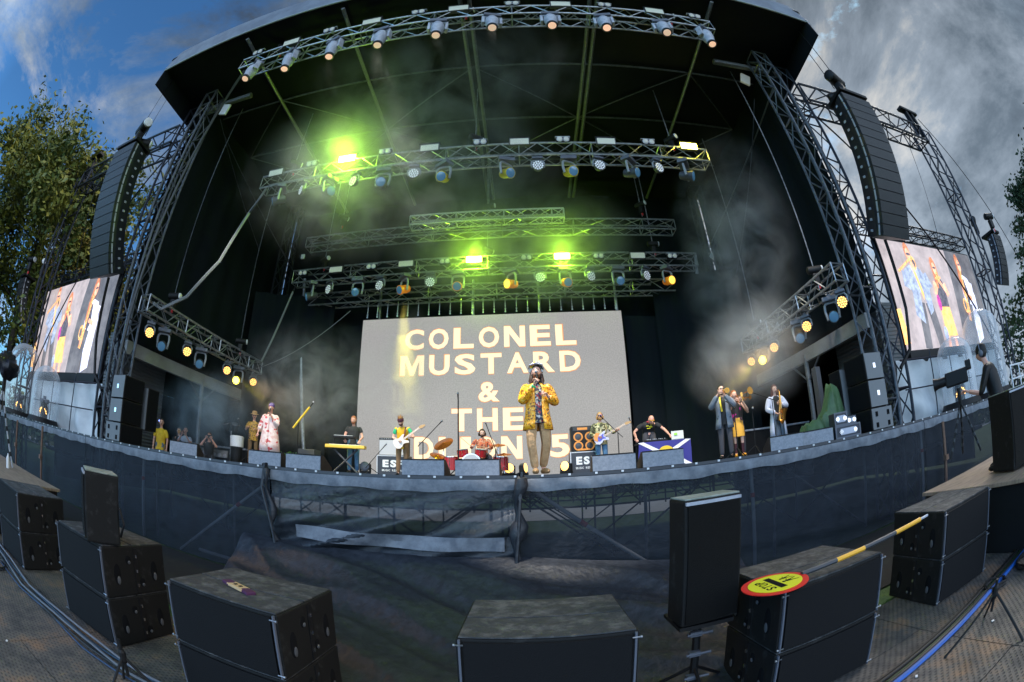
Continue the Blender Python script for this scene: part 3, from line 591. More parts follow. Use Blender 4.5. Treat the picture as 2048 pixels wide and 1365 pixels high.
# ---------------------------------------------------------------- side screens with live picture
def pm_(n_, c1, c2, e_, sc_=3.5): return mat('screen picture '+n_, c1, .6, emit=e_, var=(c2, sc_, .38, .62))
ps = dict(gr=pm_('grey', (.34, .27, .26), (.50, .40, .38), .75, 1.2), dk=pm_('dark', (.085, .08, .09), (.16, .15, .155), .9, 1.5), sk=pm_('skin', (1, .50, .32), (.75, .28, .16), 1), hr=pm_('hair', (.70, .26, .12), (.35, .10, .05), .9, 8),
          jk=pm_('jacket', (.20, .23, .32), (.42, .46, .58), .9, 5), yl=pm_('yellow', (1, .62, .20), (.95, .38, .10), 1), bk=pm_('black', (.05, .05, .07), (.15, .13, .15), .8, 6), wh=pm_('white', (.85, .83, .95), (.5, .5, .66), .95, 4),
          br=pm_('brass', (1, .55, .2), (.5, .18, .06), 1, 9), pk=pm_('pink', (.8, .1, .4), (.3, .03, .2), .8, 8))
def side_screen(label, x0, x1, y, z0, z1):
    t = thing('side_screen', label, 'screen', ((x0+x1)/2, y, z0)); w, h = x1-x0, z1-z0
    MB().box(((x0+x1)/2, y+.14, (z0+z1)/2), (w+.08, .22, h+.08)).build('screen_body', blk, t, world=True)
    MB().box(((x0+x1)/2, y+.02, z0-.22), (w+.1, .3, .32)).build('lower_frame', blk, t, world=True)
    mb = MB(); lay = [0]
    def poly(m, pts):
        lay[0] += 1; yy = y+.024-lay[0]*.0009; mb.use(ps[m]); mb.add([(x0+u*w, yy, z0+v*h) for u, v in pts], [tuple(range(len(pts)))])
    def el(m, u, v, a, b_, rot=0, n=18): poly(m, [(u+(math.cos(t_)*a*math.cos(rot)-math.sin(t_)*b_*2*math.sin(rot)/1), v+(math.cos(t_)*a*math.sin(rot)*2+math.sin(t_)*b_*2*math.cos(rot))/1) for t_ in [2*math.pi*i/n for i in range(n)]])
    def limb(m, a, b_, r1, r2):
        (u1, v1), (u2, v2) = a, b_; asp = w/h; dx, dy = (u2-u1)*asp, v2-v1; q = math.hypot(dx, dy) or 1; nx, ny = -dy/q, dx/q
        poly(m, [(u1+nx*r1/asp, v1+ny*r1), (u2+nx*r2/asp, v2+ny*r2), (u2-nx*r2/asp, v2-ny*r2), (u1-nx*r1/asp, v1-ny*r1)])
    poly('gr', [(0, 0), (1, 0), (1, 1), (0, 1)]); poly('dk', [(.60, 0), (1, 0), (1, 1), (.66, 1)])
    # man with trumpet, grey jacket
    limb('dk', (.22, .42), (.20, .0), .07, .06); limb('dk', (.30, .42), (.34, .0), .07, .06)
    poly('jk', [(.15, .72), (.22, .78), (.31, .74), (.35, .60), (.33, .34), (.29, .30), (.27, .55), (.235, .50), (.22, .22), (.15, .30), (.17, .5)])
    poly('yl', [(.232, .74), (.252, .74), (.275, .50), (.262, .44), (.25, .55)]); limb('jk', (.16, .70), (.14, .55), .06, .05); limb('jk', (.14, .56), (.22, .72), .05, .04); limb('jk', (.33, .70), (.36, .56), .05, .05); limb('jk', (.36, .57), (.27, .74), .05, .04)
    el('hr', .235, .90, .026, .052); el('sk', .238, .875, .022, .038); el('bk', .238, .885, .020, .007); limb('br', (.10, .70), (.24, .84), .012, .012); el('br', .262, .80, .022, .035); el('dk', .264, .797, .012, .02); el('sk', .242, .76, .018, .025)
    # woman, black top and yellow skirt
    limb('sk', (.43, .20), (.42, 0), .03, .025); limb('sk', (.49, .20), (.50, 0), .03, .025)
    poly('yl', [(.41, .40), (.51, .40), (.53, .10), (.40, .10)]); poly('bk', [(.42, .62), (.455, .66), (.50, .66), (.52, .60), (.51, .38), (.41, .38)])
    limb('sk', (.42, .63), (.40, .50), .025, .022); limb('sk', (.40, .50), (.455, .64), .022, .02); limb('sk', (.52, .62), (.54, .50), .025, .022); limb('sk', (.54, .50), (.475, .64), .022, .02); el('pk', .41, .42, .018, .04)
    el('hr', .46, .77, .030, .060); el('hr', .445, .66, .014, .05); el('sk', .462, .765, .019, .034); el('bk', .462, .775, .017, .006); el('br', .47, .68, .016, .028); limb('br', (.44, .66), (.50, .68), .012, .012)
    # saxophone player, white coat
    poly('wh', [(.75, .66), (.80, .74), (.86, .70), (.90, .52), (.88, .05), (.80, .0), (.79, .5), (.755, .30), (.74, .5)]); limb('dk', (.79, .42), (.74, 0), .06, .05); poly('bk', [(.775, .66), (.80, .70), (.82, .5), (.79, .40), (.77, .45)])
    el('hr', .785, .86, .026, .058); poly('hr', [(.762, .88), (.785, .80), (.775, .55), (.745, .48), (.745, .7)]); el('sk', .795, .845, .020, .036); el('bk', .797, .855, .016, .006)
    limb('wh', (.87, .66), (.85, .48), .06, .05); limb('sk', (.85, .48), (.79, .52), .025, .02); limb('br', (.785, .78), (.755, .36), .018, .022); limb('br', (.755, .36), (.74, .24), .03, .03); el('br', .725, .40, .026, .04); el('dk', .722, .40, .014, .024); el('sk', .745, .30, .014, .018)
    limb('yl', (.0, .35), (.012, .05), .03, .05); el('jk', .395, .12, .022, .035)
    mb.build('picture', None, t, world=True); return t
side_screen('left side screen showing a trumpeter, a woman in a yellow skirt and a saxophonist', -18.6, -11.75, 8.0, 3.9, 7.38)
side_screen('right side screen showing a trumpeter, a woman in a yellow skirt and a saxophonist', 11.45, 17.95, 8.0, 3.83, 7.2)
tarpm = mat('white tarpaulin', (.55, .58, .60), .55, var=((.44, .47, .5), 1.2, .4, .65), bump=(1.5, .7))
for s, nm in ((-1, 'left'), (1, 'right')):
    vs = []; f = []; nx, nz = 60, 24; x0, x1 = (-18.6, -11.1) if s < 0 else (10.5, 18.0)
    for j in range(nz+1):
        for i in range(nx+1):
            u, v = i/nx, j/nz; X = x0+(x1-x0)*u
            wv = .16*math.sin((u*13+v*(2.4+2*math.sin(u*7)))*1.5)*(1-v)**.6+.05*math.sin(u*41+v*5)+.07*math.sin(v*11+u*9)*(1-v)
            vs.append((X, 7.85+wv, 1.7+1.85*v))
    for j in range(nz):
        for i in range(nx): f.append((j*(nx+1)+i, j*(nx+1)+i+1, (j+1)*(nx+1)+i+1, (j+1)*(nx+1)+i))
    t = thing('tarpaulin', f'creased white tarpaulin hung below the {nm} side screen', 'tarpaulin', ((x0+x1)/2, 7.8, 1.7))
    MB().add(vs, f).build('sheet', tarpm, t, True, world=True); mb = MB()
    mb.tube((x0, 7.6, 2.75), (x1, 7.6, 2.7), .02, 5); mb.tube((x0, 7.62, 3.5), (x1, 7.62, 3.5), .03, 5)
    for q in (.2, .36, .52, .78): mb.tube((x0+(x1-x0)*q, 7.6, 1.75), (x0+(x1-x0)*(q+.01), 7.6, 3.7), .02, 5)
    mb.build('scaffold_tube', steel, t, world=True)
    # grey shed edge between tower and screen
    tag(MB().bbox((s*10.95, 9.2, 3.6), (1.0, 2.2, 3.3), .05).build('generator_cabin', mat('dark cabin sheet', (.09, .10, .105), .6, bump=(3, .8, 'wave'))), f'dark ribbed cabin squeezed between the {nm} tower and the side screen', 'cabin')
# ---------------------------------------------------------------- stage deck, understructure and mesh skirt
dk = thing('stage_deck', 'wide raised stage deck with a studded dark front edge', 'stage', (0, 6.6, 0))
MB().box((0, 11.2, DZ-.09), (19.4, 9.3, .16)).build('deck_board', mat('black deck board', (.018, .018, .02), .6, var=((.035, .035, .04), 5, .4, .7)), dk, world=True)
for s in (-1, 1): MB().box((s*17.1, 7.75, DZ-.12), (14.7, 2.4, .14)).build('wing_board', mat('black deck board'), dk, world=True)
mb = MB().box((0, 6.52, DZ-.03), (48, .05, .05)); mb.build('edge_trim', char, dk, world=True)
mb = MB()
for i in range(120): mb.box((-23.5+i*.395, 6.49, DZ-.02), (.035, .02, .03))
mb.build('edge_stud', white, dk, world=True)
for k_, (y_, nm) in enumerate(((6.85, 'front'), (9.6, 'middle'), (12.4, 'inner rear'), (15.4, 'rear'))):
    t = thing('understage_scaffold', f'{nm} row of scaffold frames carrying the stage deck, seen through the mesh', 'scaffold', (0, y_, 0), 0, 'scaffold rows under the stage')
    mb = MB(); up_ = MB(); x_ = -9.0
    i = 0
    while x_ < 9.3:
        up_.tube((x_, y_, .05), (x_, y_, 1.85), .028, 5)
        if k_: 
            for q in (.6, 1.2, 1.8): up_.tube((x_+q, y_, 1.15), (x_+q, y_, 1.85), .018, 4)
        if x_ < 8 and (k_ or i in (2, 6, 9)):
            a, b_ = ((x_, y_, .1), (x_+2.4, y_, 1.8)) if i % 2 else ((x_, y_, 1.8), (x_+2.4, y_, .1)); mb.tube(a, b_, .024, 5)
            if k_:
                for q in range(4): mb.tube((x_+q*.6, y_, 1.25 if q % 2 else 1.8), (x_+q*.6+.6, y_, 1.8 if q % 2 else 1.25), .016, 4)
        x_ += 2.4 if k_ == 0 else 2.4; i += 1
    for z_ in ((1.84,) if not k_ else (1.22, 1.84)): mb.tube((-9.4, y_, z_), (9.4, y_, z_), .022, 4)
    up_.build('upright', galv if k_ == 0 else steel, t, world=True); mb.build('bracing', galv if k_ == 0 else steel, t, world=True)
# visible braces close behind the mesh, taped red
for i, (a, b_, w) in enumerate((((1.24, 6.62, 1.72), (3.55, 6.62, -.0), 'right of the middle seam'), ((-5.58, 6.62, 0), (-3.3, 6.62, 1.6), 'left of the left seam'), ((4.8, 6.62, 1.88), (4.86, 6.62, 0), 'upright behind the right panel'), ((-6.84, 6.62, 1.88), (-6.88, 6.62, 0), 'upright behind the left panel'), ((9.7, 6.62, 1.85), (9.7, 6.62, 0), 'upright below the right tower'), ((-.6, 6.62, .05), (-5.0, 6.62, .12), 'along the ground behind the middle panel'))):
    t = thing('scaffold_tube', f'scaffold tube with red tape, {w}', 'scaffold tube', a, 0, 'scaffold tubes behind the mesh')
    MB().tube(a, b_, .034, 8).build('tube', mat('pale scaffold tube', (.5, .52, .55), .45, .2), t, True, world=True)
    q = .30 if i != 1 else .72; a, b_ = V(a), V(b_); MB().tube(a+(b_-a)*q, a+(b_-a)*(q+.04), .04, 8).build('tape', red, t, True, world=True)
# mesh skirt
sm = bpy.data.materials.new('dark scrim mesh'); sm.use_nodes = True; n = sm.node_tree.nodes; l = sm.node_tree.links; b = n['Principled BSDF']
b.inputs['Base Color'].default_value = (.042, .05, .066, 1); b.inputs['Roughness'].default_value = .7; b.inputs['Specular IOR Level'].default_value = .25
t_ = n.new('ShaderNodeTexCoord'); ns = n.new('ShaderNodeTexNoise'); ns.inputs['Scale'].default_value = 4.0; ns.inputs['Detail'].default_value = 12; l.new(t_.outputs['Object'], ns.inputs['Vector'])
cr = n.new('ShaderNodeValToRGB'); cr.color_ramp.elements[0].position = .35; cr.color_ramp.elements[0].color = (.010, .014, .021, 1); cr.color_ramp.elements[1].position = .66; ns.inputs['Roughness'].default_value = .85; cr.color_ramp.elements[1].color = (.030, .037, .050, 1); l.new(ns.outputs['Fac'], cr.inputs[0]); l.new(cr.outputs[0], b.inputs['Base Color'])
bp = n.new('ShaderNodeBump'); bp.inputs['Strength'].default_value = .8; bp.inputs['Distance'].default_value = .05; n3 = n.new('ShaderNodeTexNoise'); n3.inputs['Scale'].default_value = 5; n3.inputs['Detail'].default_value = 9; n3.inputs['Roughness'].default_value = .62; n3.inputs['Distortion'].default_value = .6; l.new(t_.outputs['Object'], n3.inputs['Vector']); l.new(n3.outputs['Fac'], bp.inputs['Height']); l.new(bp.outputs[0], b.inputs['Normal'])
tr = n.new('ShaderNodeBsdfTransparent'); tr.inputs[0].default_value = (.9, .95, 1, 1); ms = n.new('ShaderNodeMixShader'); ms.name = 'cover'; ms.inputs[0].default_value = .76
l.new(tr.outputs[0], ms.inputs[1]); l.new(b.outputs[0], ms.inputs[2]); l.new(ms.outputs[0], n['Material Output'].inputs[0])
smm = sm.copy(); smm.name = 'shiny scrim mesh'; smm.node_tree.nodes['cover'].inputs[0].default_value = .84; smm.node_tree.nodes['Principled BSDF'].inputs['Roughness'].default_value = .40; smm.node_tree.nodes['Principled BSDF'].inputs['Specular IOR Level'].default_value = .6
bandm = mat('grey hem band', (.20, .22, .25), .7, var=((.10, .115, .14), 5, .35, .65), bump=(6, .5))
seamm = mat('tied black cloth', (.02, .023, .03), .5, bump=(9, .6))
def skirt_y(x, z, wr):
    s_ = 0
    if wr == 'mid':   # gathered towards the middle seam, sagging diagonal folds
        u = (x+3.1)/4.1; c = max(0, 1.9-z)
        s_ = .13*(1-1.6*abs(math.sin(4.5*(u*1.15+c*.95)+1.4*u*u))**1.4)*min(1, c*1.1)*(.35+.65*math.sin(math.pi*min(1, max(0, u))))
        s_ += .05*math.sin(23*(u*.8+c*.6))*min(1, c*.9)+.03*abs(math.sin(19*(u*.5+c*.8)+3*u))*min(1, c)
        if z < .55: s_ += .06*math.sin(z*38+u*3)
    else:
        s_ = .012*math.sin(x*17+2*math.sin(z*3+x))*math.sin(x*.9)+.015*math.sin(x*2.1+z*1.4)+.012*math.sin(x*5.3-z*3)
        if wr == 'right' and z < .7: s_ += .06*math.sin(z*17+x*1.2)*(.7-z)/.7*(1 if x < 4 else .4)
    return s_
def skirt_panel(label, x0, x1, wr):
    t = thing('skirt_panel', label, 'cloth', ((x0+x1)/2, 6.46, 0), 0, 'mesh skirt panels'); nx, nz = max(12, int((x1-x0)*(26 if wr == 'mid' else 11))), (60 if wr == 'mid' else 30); vs = []; f = []
    for j in range(nz+1):
        for i in range(nx+1):
            x = x0+(x1-x0)*i/nx; z = .01+(DZ-.06)*j/nz; vs.append((x, 6.44-skirt_y(x, z, wr), z))
    for j in range(nz):
        for i in range(nx): f.append((j*(nx+1)+i, j*(nx+1)+i+1, (j+1)*(nx+1)+i+1, (j+1)*(nx+1)+i))
    MB().add(vs, f).build('mesh_cloth', smm if wr == 'mid' else sm, t, True, world=True)
    vs = []; f = []
    for i in range(nx+1):
        x = x0+(x1-x0)*i/nx; dz = .012*math.sin(x*3.1)+.01*math.sin(x*8)
        for z, o in ((DZ-.06, .03), (DZ-.14, .045), (DZ-.235+dz, .03)): vs.append((x, 6.44-skirt_y(x, z, wr)-o-.006*math.sin(x*9+z*30), z))
    for i in range(nx):
        for q in range(2): f.append((i*3+q, i*3+q+1, (i+1)*3+q+1, (i+1)*3+q))
    MB().add(vs, f).build('hem_band', bandm, t, True, world=True)
    return t
skirt_panel('see-through dark mesh cloth along the far left wing front', -24, -9.4, 'l')
skirt_panel('see-through dark mesh cloth under the left third of the stage edge', -9.38, -3.05, 'l')
pm = skirt_panel('creased dark mesh cloth between the two tied seams in the middle', -3.03, 1.02, 'mid')
vs = []; f = []
for i in range(40):
    x = -2.5+i*3.32/39
    for z in (1.03, .92, .82): vs.append((x, 6.44-skirt_y(x, z, 'mid')*.6-.075, z+.006*math.sin(i*.4)))
for i in range(39):
    for q in range(2): f.append((i*3+q, i*3+q+1, (i+1)*3+q+1, (i+1)*3+q))
MB().add(vs, f).build('lower_band', bandm, pm, True, world=True)
skirt_panel('see-through dark mesh cloth right of the middle seam below the singer', 1.04, 9.6, 'right')
skirt_panel('see-through dark mesh cloth along the far right wing front', 9.62, 24, 'l')
vs = []; f = []; nx, ny = 150, 60
for j in range(ny+1):
    for i in range(nx+1):
        u, v = i/nx, j/ny; x = -3.6+8.0*u; end = 3.15+.5*math.sin(u*5+1)+(1.6*max(0, u-.8)/.2)+(1.6*max(0, .10-u)/.1); y = 6.36+(end-6.36)*v
        z = .72*(1-v)**1.7*(1-.5*max(0, u-.6)/.4)+.03
        g_ = min(1, v*5)*(1-v*.35)
        z += g_*(.13*(1-1.5*abs(math.sin(y*2.6+x*1.15+.7*math.sin(x*.9)))**1.3)+.05*(1-1.6*abs(math.sin(y*5.5+x*2.6+math.sin(x*2)))**1.2))+.008*random.random()*g_
        vs.append((x, y, .012+math.log1p(math.exp(22*(z-.03)))/22))
for j in range(ny):
    for i in range(nx): f.append((j*(nx+1)+i, j*(nx+1)+i+1, (j+1)*(nx+1)+i+1, (j+1)*(nx+1)+i))
tag(MB().add(vs, f).build('spread_cloth', mat('black crumpled cloth', (.016, .020, .028), .5, var=((.030, .036, .048), 9, .4, .62), bump=(7, .9)), None, True), 'crumpled black cloth spilling from the stage skirt onto the pit floor behind the loudspeakers', 'cloth')
for i, (x0, w) in enumerate(((1.06, 'below the main singer'), (-3.1, 'below the left floor monitors'))):
    mb = MB(); pts = []; rs = []
    for j in range(24):
        z = DZ+.02-j*.084; xx = x0+(-.10 if i == 0 else .35)*(j/23)*1.0+.03*math.sin(j*.9); pts.append((xx, 6.33-.03*math.sin(j*.6), max(.02, z)))
        rs.append((.055 if i else .09)*(.75+.35*math.sin(j*.8+i)+(.5 if j > 17 and i else 0)+(.35 if j in (9, 10, 11) else 0)))
    mb.path(pts, rs=rs, n=9)
    for q in range(7):
        a = V(pts[22]); mb.path([a+V((0, 0, .12)), a+V(((q-3)*.12, -.04, -.02)), a+V(((q-3)*.2, -.02, -.1))], rs=[.03, .03, .02], n=6)
    mb.path([(x0+.03, 6.27, DZ+.04), (x0+.0, 6.24, 1.6), (x0+(-.04 if i == 0 else .2), 6.22, 1.0), (x0+(-.08 if i == 0 else .3), 6.2, .6)], rs=[.02, .025, .025, .03], n=6)
    tag(mb.build('tied_seam', seamm, None, True), f'bunched and tied black cloth seam in the stage skirt {w}', 'cloth', 'tied seams')
# brown scaffold poles standing before the wing fronts
for i, (x_, y_, z0, z1, w) in enumerate(((-12.4, 6.25, .05, 1.85, 'nearer'), (-15.2, 6.25, .05, 1.78, 'farther'), (10.26, 6.25, .05, 1.75, 'right'))):
    t = thing('scaffold_pole', f'rusty brown scaffold pole in front of the {"right wing cloth" if i==2 else "left wing cloth, "+w+" one"}', 'pole', (x_, y_, 0), 0, 'brown scaffold poles')
    MB().tube((x_, y_, z0), (x_, y_, z1), .04, 8).build('tube', rust, t, True, world=True); MB().box((x_, y_-.03, .95), (.13, .1, .12)).build('coupler', rust, t, world=True)
# ---------------------------------------------------------------- subwoofers in the pit
subm = mat('scuffed black cabinet', (.009, .009, .009), .7, spec=.25, var=((.040, .040, .040), 9, .56, .78), bump=(90, .08)); topm = mat('dusty top-lit cabinet top', (.035, .038, .043), .75, var=((.115, .115, .115), 9, .48, .68), bump=(12, .8))  # top paler than the sides: dust, plus toplight put into the colour
grm = mat('pit loudspeaker grille', (.007, .007, .008), .75, spec=.2, bump=(160, .15, 'vor')); port_glint = mat('painted port highlight', (.09, .095, .105), .35)
def sub_proto(w=1.0, d=.85, h=.485):
    t = thing('subwoofer', 'x', 'loudspeaker', (0, 0, -50))
    pts = [(-w/2, 0), (w/2, 0), (w/2, d*.96), (w/2-.03, d), (-w/2+.03, d), (-w/2, d*.96)]
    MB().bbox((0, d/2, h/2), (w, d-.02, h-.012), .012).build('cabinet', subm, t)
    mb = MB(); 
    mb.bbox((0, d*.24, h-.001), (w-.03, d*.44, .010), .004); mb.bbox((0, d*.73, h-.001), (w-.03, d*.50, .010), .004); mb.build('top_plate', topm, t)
    MB().box((0, -.004, h/2), (w-.09, .016, h-.05)).build('grille', grm, t)
    for s in (-1, 1): MB().box((s*(w/2-.022), -.002, h/2), (.012, .02, h-.02)).build('corner_rail', dgrey, t)
    for s in (-1, 1):
        for zz in (.04, h-.04): MB().tube((s*(w/2-.045), -.016, zz), (s*(w/2+.008), -.016, zz), .0055, 5).lathe((s*(w/2+.0), -.016, zz), (s, 0, 0), [(0, .009), (.010, .009)], 6).build('rigging_pin', alu, t)
    for s in (-1, 1):
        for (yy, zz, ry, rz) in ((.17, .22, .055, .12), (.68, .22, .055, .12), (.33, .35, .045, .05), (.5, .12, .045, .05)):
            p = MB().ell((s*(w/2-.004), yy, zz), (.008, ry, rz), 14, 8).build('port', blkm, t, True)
            MB().ell((s*(w/2+.004), yy+.01, zz-rz*.45), (.006, ry*.42, rz*.34), 10, 6).build('port_glint', port_glint, p, True)  # pale oval paints a glint inside the dark port
        mb = MB().box((s*(w/2+.002), .43, h/2), (.012, .05, h-.05)); 
        cs_ = mb.build('connector_strip', blk, t)
        for zz in (.1, .24, .38): MB().box((s*(w/2+.01), .43, zz), (.012, .02, .03)).build('connector', chrome, cs_)
    return t
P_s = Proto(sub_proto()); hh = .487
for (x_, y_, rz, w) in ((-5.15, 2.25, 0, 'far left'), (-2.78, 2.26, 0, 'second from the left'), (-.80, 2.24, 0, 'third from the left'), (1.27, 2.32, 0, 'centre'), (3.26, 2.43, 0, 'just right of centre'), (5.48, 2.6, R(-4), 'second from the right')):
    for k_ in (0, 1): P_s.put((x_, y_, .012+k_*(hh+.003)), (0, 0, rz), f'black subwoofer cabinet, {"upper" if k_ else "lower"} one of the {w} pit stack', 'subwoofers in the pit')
# front fill boxes
def fill_box(name, label, c, d, rz, rx=0, greenside=True):
    t = thing(name, label, 'loudspeaker', (c[0], c[1], c[2]), rz); t.rotation_euler[0] = rx; w, dp, h = d
    MB().bbox((0, dp/2, h/2), (w, dp, h), .02).build('cabinet', subm, t)
    MB().box((0, -.006, h/2-.01), (w-.05, .016, h-.07)).build('grille', mat('fine ribbed grille', (.014, .013, .012), .7, spec=.25, bump=(160, .8, 'wave')), t)
    MB().bbox((0, dp/2, h+.004), (w-.02, dp-.02, .012), .004).build('top_plate', mat('worn pale top', (.30, .33, .30), .6, var=((.15, .18, .14), 8, .4, .65)), t)
    MB().box((0, -.004, h-.025), (w-.02, .02, .022)).build('top_edge', grey, t)
    return t
b1 = fill_box('fill_speaker', 'tall black loudspeaker with fine grille standing on a stand right of centre', (2.42, 2.85, .74), (.46, .27, .93), R(5), R(2))
tr_ = thing('speaker_stand', 'black stand with chrome clamps below the tall grille loudspeaker', 'stand', (2.40, 3.08, 0))
mb = MB().tube((2.40, 3.05, .02), (2.40, 3.05, .73), .035, 8).box((2.40, 3.05, .715), (.42, .4, .03)); mb.build('post', blk, tr_, world=True)
mb = MB()
for a in range(3): mb.tube((2.40, 3.05, .28), (2.40+.38*math.cos(a*2.1+.5), 3.05+.38*math.sin(a*2.1+.5), .03), .016, 6)
mb.build('foot', blk, tr_, world=True); mb = MB()
for zz in (.2, .42, .6): mb.box((2.37, 3.0, zz), (.09, .05, .04)); mb.tube((2.3, 2.98, zz), (2.5, 2.98, zz), .012, 6)
mb.build('clamp', dgrey, tr_, world=True)
fill_box('fill_speaker', 'narrow black loudspeaker standing on top of the second stack from the left', (-2.62, 2.28, .995), (.50, .36, .62), R(-28), 0)
tag(MB().path([(-2.35, 2.5, 1.35), (-2.22, 2.48, 1.33), (-2.18, 2.5, 1.2), (-2.25, 2.5, 1.08), (-2.4, 2.55, 1.05)], .012, 6).build('speaker_lead', blk, None, True), 'short black lead looping behind the narrow loudspeaker on the left stack', 'cable')
# ---------------------------------------------------------------- lollipop stop sign
st_ = thing('stop_sign', 'round yellow and red stop lollipop sign lying on a subwoofer stack', 'sign', (2.75, 2.55, 1.02))
ax = (V((4.25, 2.52, 1.08))-V((2.8, 2.56, 1.02))).normalized(); sd = V((0, 0, 1)).cross(ax).normalized(); nn_ = ax.cross(sd)
M4 = Matrix((ax, sd, nn_)).transposed().to_4x4(); cc = V((2.74, 2.50, 1.035)); M4.translation = cc
disc = MB(); disc.lathe(cc-nn_*.006, nn_, [(0, .235), (.006, .235)], 36); disc.build('plate', mat('sign red', (.75, .02, .015), .4), st_, True, world=True)
MB().lathe(cc+nn_*.001, nn_, [(0, .19), (.003, .19)], 36).build('yellow_face', mat('sign yellow', (.80, .82, .02), .4), st_, True, world=True)
def flat(mb, pts, h=.0055): mb.add([M4 @ V((u, v, h)) for u, v in pts], [tuple(range(len(pts)))])
mb = MB(); flat(mb, [(-.028, -.135), (.022, -.135), (.022, .135), (-.028, .135)]); mb.build('bar', blkm, st_, world=True)
# children symbol and letters, read from the pole side outward
def ftxt(s_, u0, u1, v0, v1, name):
    # text runs along -v, upright towards +u
    def tf(x, z): return (u0+z, v0+x)
    mb = MB(); n_ = len(s_); pitch = (v1-v0)/n_
    for i, c in enumerate(s_):
        cu = bpy.data.curves.new('t', 'FONT'); cu.body = c; cu.offset = .02; ob = bpy.data.objects.new('t', cu); COL.objects.link(ob); bpy.context.view_layer.update()
        me = bpy.data.meshes.new_from_object(ob.evaluated_get(bpy.context.evaluated_depsgraph_get())); xs_ = [v.co.x for v in me.vertices]; ys_ = [v.co.y for v in me.vertices]
        for p in me.polygons:
            pv = []
            for vi in p.vertices:
                v = me.vertices[vi].co; px = (v.x-min(xs_))/(max(xs_)-min(xs_))*pitch*.8; pz = (v.y-min(ys_))/(max(ys_)-min(ys_))*(u1-u0)
                pv.append((u1-pz, v0+i*pitch+px))
            flat(mb, pv)
        bpy.data.objects.remove(ob); bpy.data.curves.remove(cu); bpy.data.meshes.remove(me)
    mb.build(name, blkm, st_, world=True)
# text foot points to the pole (+u is down on the sign)
mb = MB()
ftxt('STOP', -.115, -.045, -.115, .115, 'lettering')
for dv, sc_ in ((-.035, 1), (.035, .85)):
    def q_(a, b2): return (.125-a*sc_*1.0+.0, dv+b2*sc_)
    flat(mb, [q_(.075+.014*math.cos(k_*.7), .014*math.sin(k_*.7)) for k_ in range(9)]); flat(mb, [q_(.06, -.014), q_(.06, .014), q_(.02, .018), q_(.02, -.018)])
    flat(mb, [q_(.02, -.016), q_(.02, -.004), q_(-.03, -.026), q_(-.03, -.034)]); flat(mb, [q_(.02, .016), q_(.02, .004), q_(-.03, .026), q_(-.03, .034)]); flat(mb, [q_(.055, .012), q_(.05, .012), q_(.03, .04), q_(.035, .045)])
mb.build('children_symbol', blkm, st_, world=True)
p0 = cc+ax*.22; p1 = p0+ax*1.45
for a, b_, m_, nm in ((0, .22, char, 'pole'), (.22, .42, yel, 'yellow_sleeve'), (.42, .68, char, 'pole'), (.68, .92, yel, 'yellow_sleeve'), (.92, 1.0, grey, 'pole')):
    MB().tube(p0+(p1-p0)*a, p0+(p1-p0)*b_, .020 if a < .9 else .012, 8).build(nm, m_, st_, True, world=True)
# bow tie shaped thing
bt = thing('wooden_toy', 'small cream and purple bow shaped thing lying on the third pit stack', 'toy', (-.83, 2.56, .995))
MB().bbox((-.83, 2.56, 1.004), (.20, .09, .02), .006, (0, 0, -.35)).build('wooden_plate', mat('cream wood', (.62, .42, .22), .6), bt, world=True)
mb = MB()
for s in (-1, 1): mb.bbox(V((-.83, 2.56, 1.0))+V((s*.12, -s*.045, 0)), (.12, .08, .028), .01, (0, 0, -.5))
mb.build('purple_bow', mat('dark purple cloth', (.07, .015, .06), .8), bt, world=True)
mb = MB()
for s in (-1, 1): mb.box(V((-.83, 2.56, 1.017))+V((s*.03, -s*.01, 0)), (.022, .03, .004), (0, 0, -.35))
mb.build('hole', blkm, bt, world=True)
# ---------------------------------------------------------------- pit platforms
wood = mat('weathered plywood', (.34, .25, .18), .8, var=((.22, .16, .12), 3, .4, .65, (1, 8, 1)))
for s, nm, x0, x1, y0, y1 in ((-1, 'left', -10.5, -6.3, 2.2, 3.9), (1, 'right', 6.55, 11, 1.6, 4.2)):
    t = thing('camera_platform', f'wooden camera platform on black supports at the {nm} edge of the pit', 'platform', ((x0+x1)/2, 3, 0))
    MB().bbox(((x0+x1)/2, (y0+y1)/2, .87), (x1-x0, y1-y0, .05), .008).build('board', wood, t, world=True)
    MB().box(((x0+x1)/2, (y0+y1)/2, .43), (x1-x0-.1, y1-y0-.1, .82)).build('base', blk, t, world=True)
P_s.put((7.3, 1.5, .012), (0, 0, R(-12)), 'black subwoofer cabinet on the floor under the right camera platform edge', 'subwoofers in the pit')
fb = fill_box('side_speaker', 'large black loudspeaker box on the right camera platform behind the camera man', (7.35, 2.55, .92), (.62, .55, 1.0), R(-20))
# ---------------------------------------------------------------- cables and stands on the pit floor
cols = [(.02, .05, .12), (.012, .012, .013), (.12, .13, .15), (.012, .012, .013), (.03, .07, .12), (.16, .16, .18)]
for i in range(6):
    pts = [(-6.6, 2.25, .03), (-5.8, 2.1, .03), (-5.0, 2.02, .03), (-4.0, 1.95, .03), (-3.2, 2.0, .03), (-2.4, 1.98, .03), (-1.8, 2.0, .03), (-1.3, 2.05, .03), (-.8, 1.95, .03), (.2, 1.6, .03), (1.0, 1.2, .03)]
    pts = [V(p)+V((.03*math.sin(k_*1.3+i), (i-2.5)*.035+.03*math.sin(k_*2.1+i*2), (i % 3)*.012)) for k_, p in enumerate(pts)]
    wire('floor_cable', ('blue', 'black', 'pale grey', 'thin black', 'teal', 'whitish')[i]+' cable in the bundle along the pit floor on the left', pts, .009+.003*(i % 3), mat(f'cable colour {i}', cols[i], .6), 'cable', 'left cable bundle', 6)
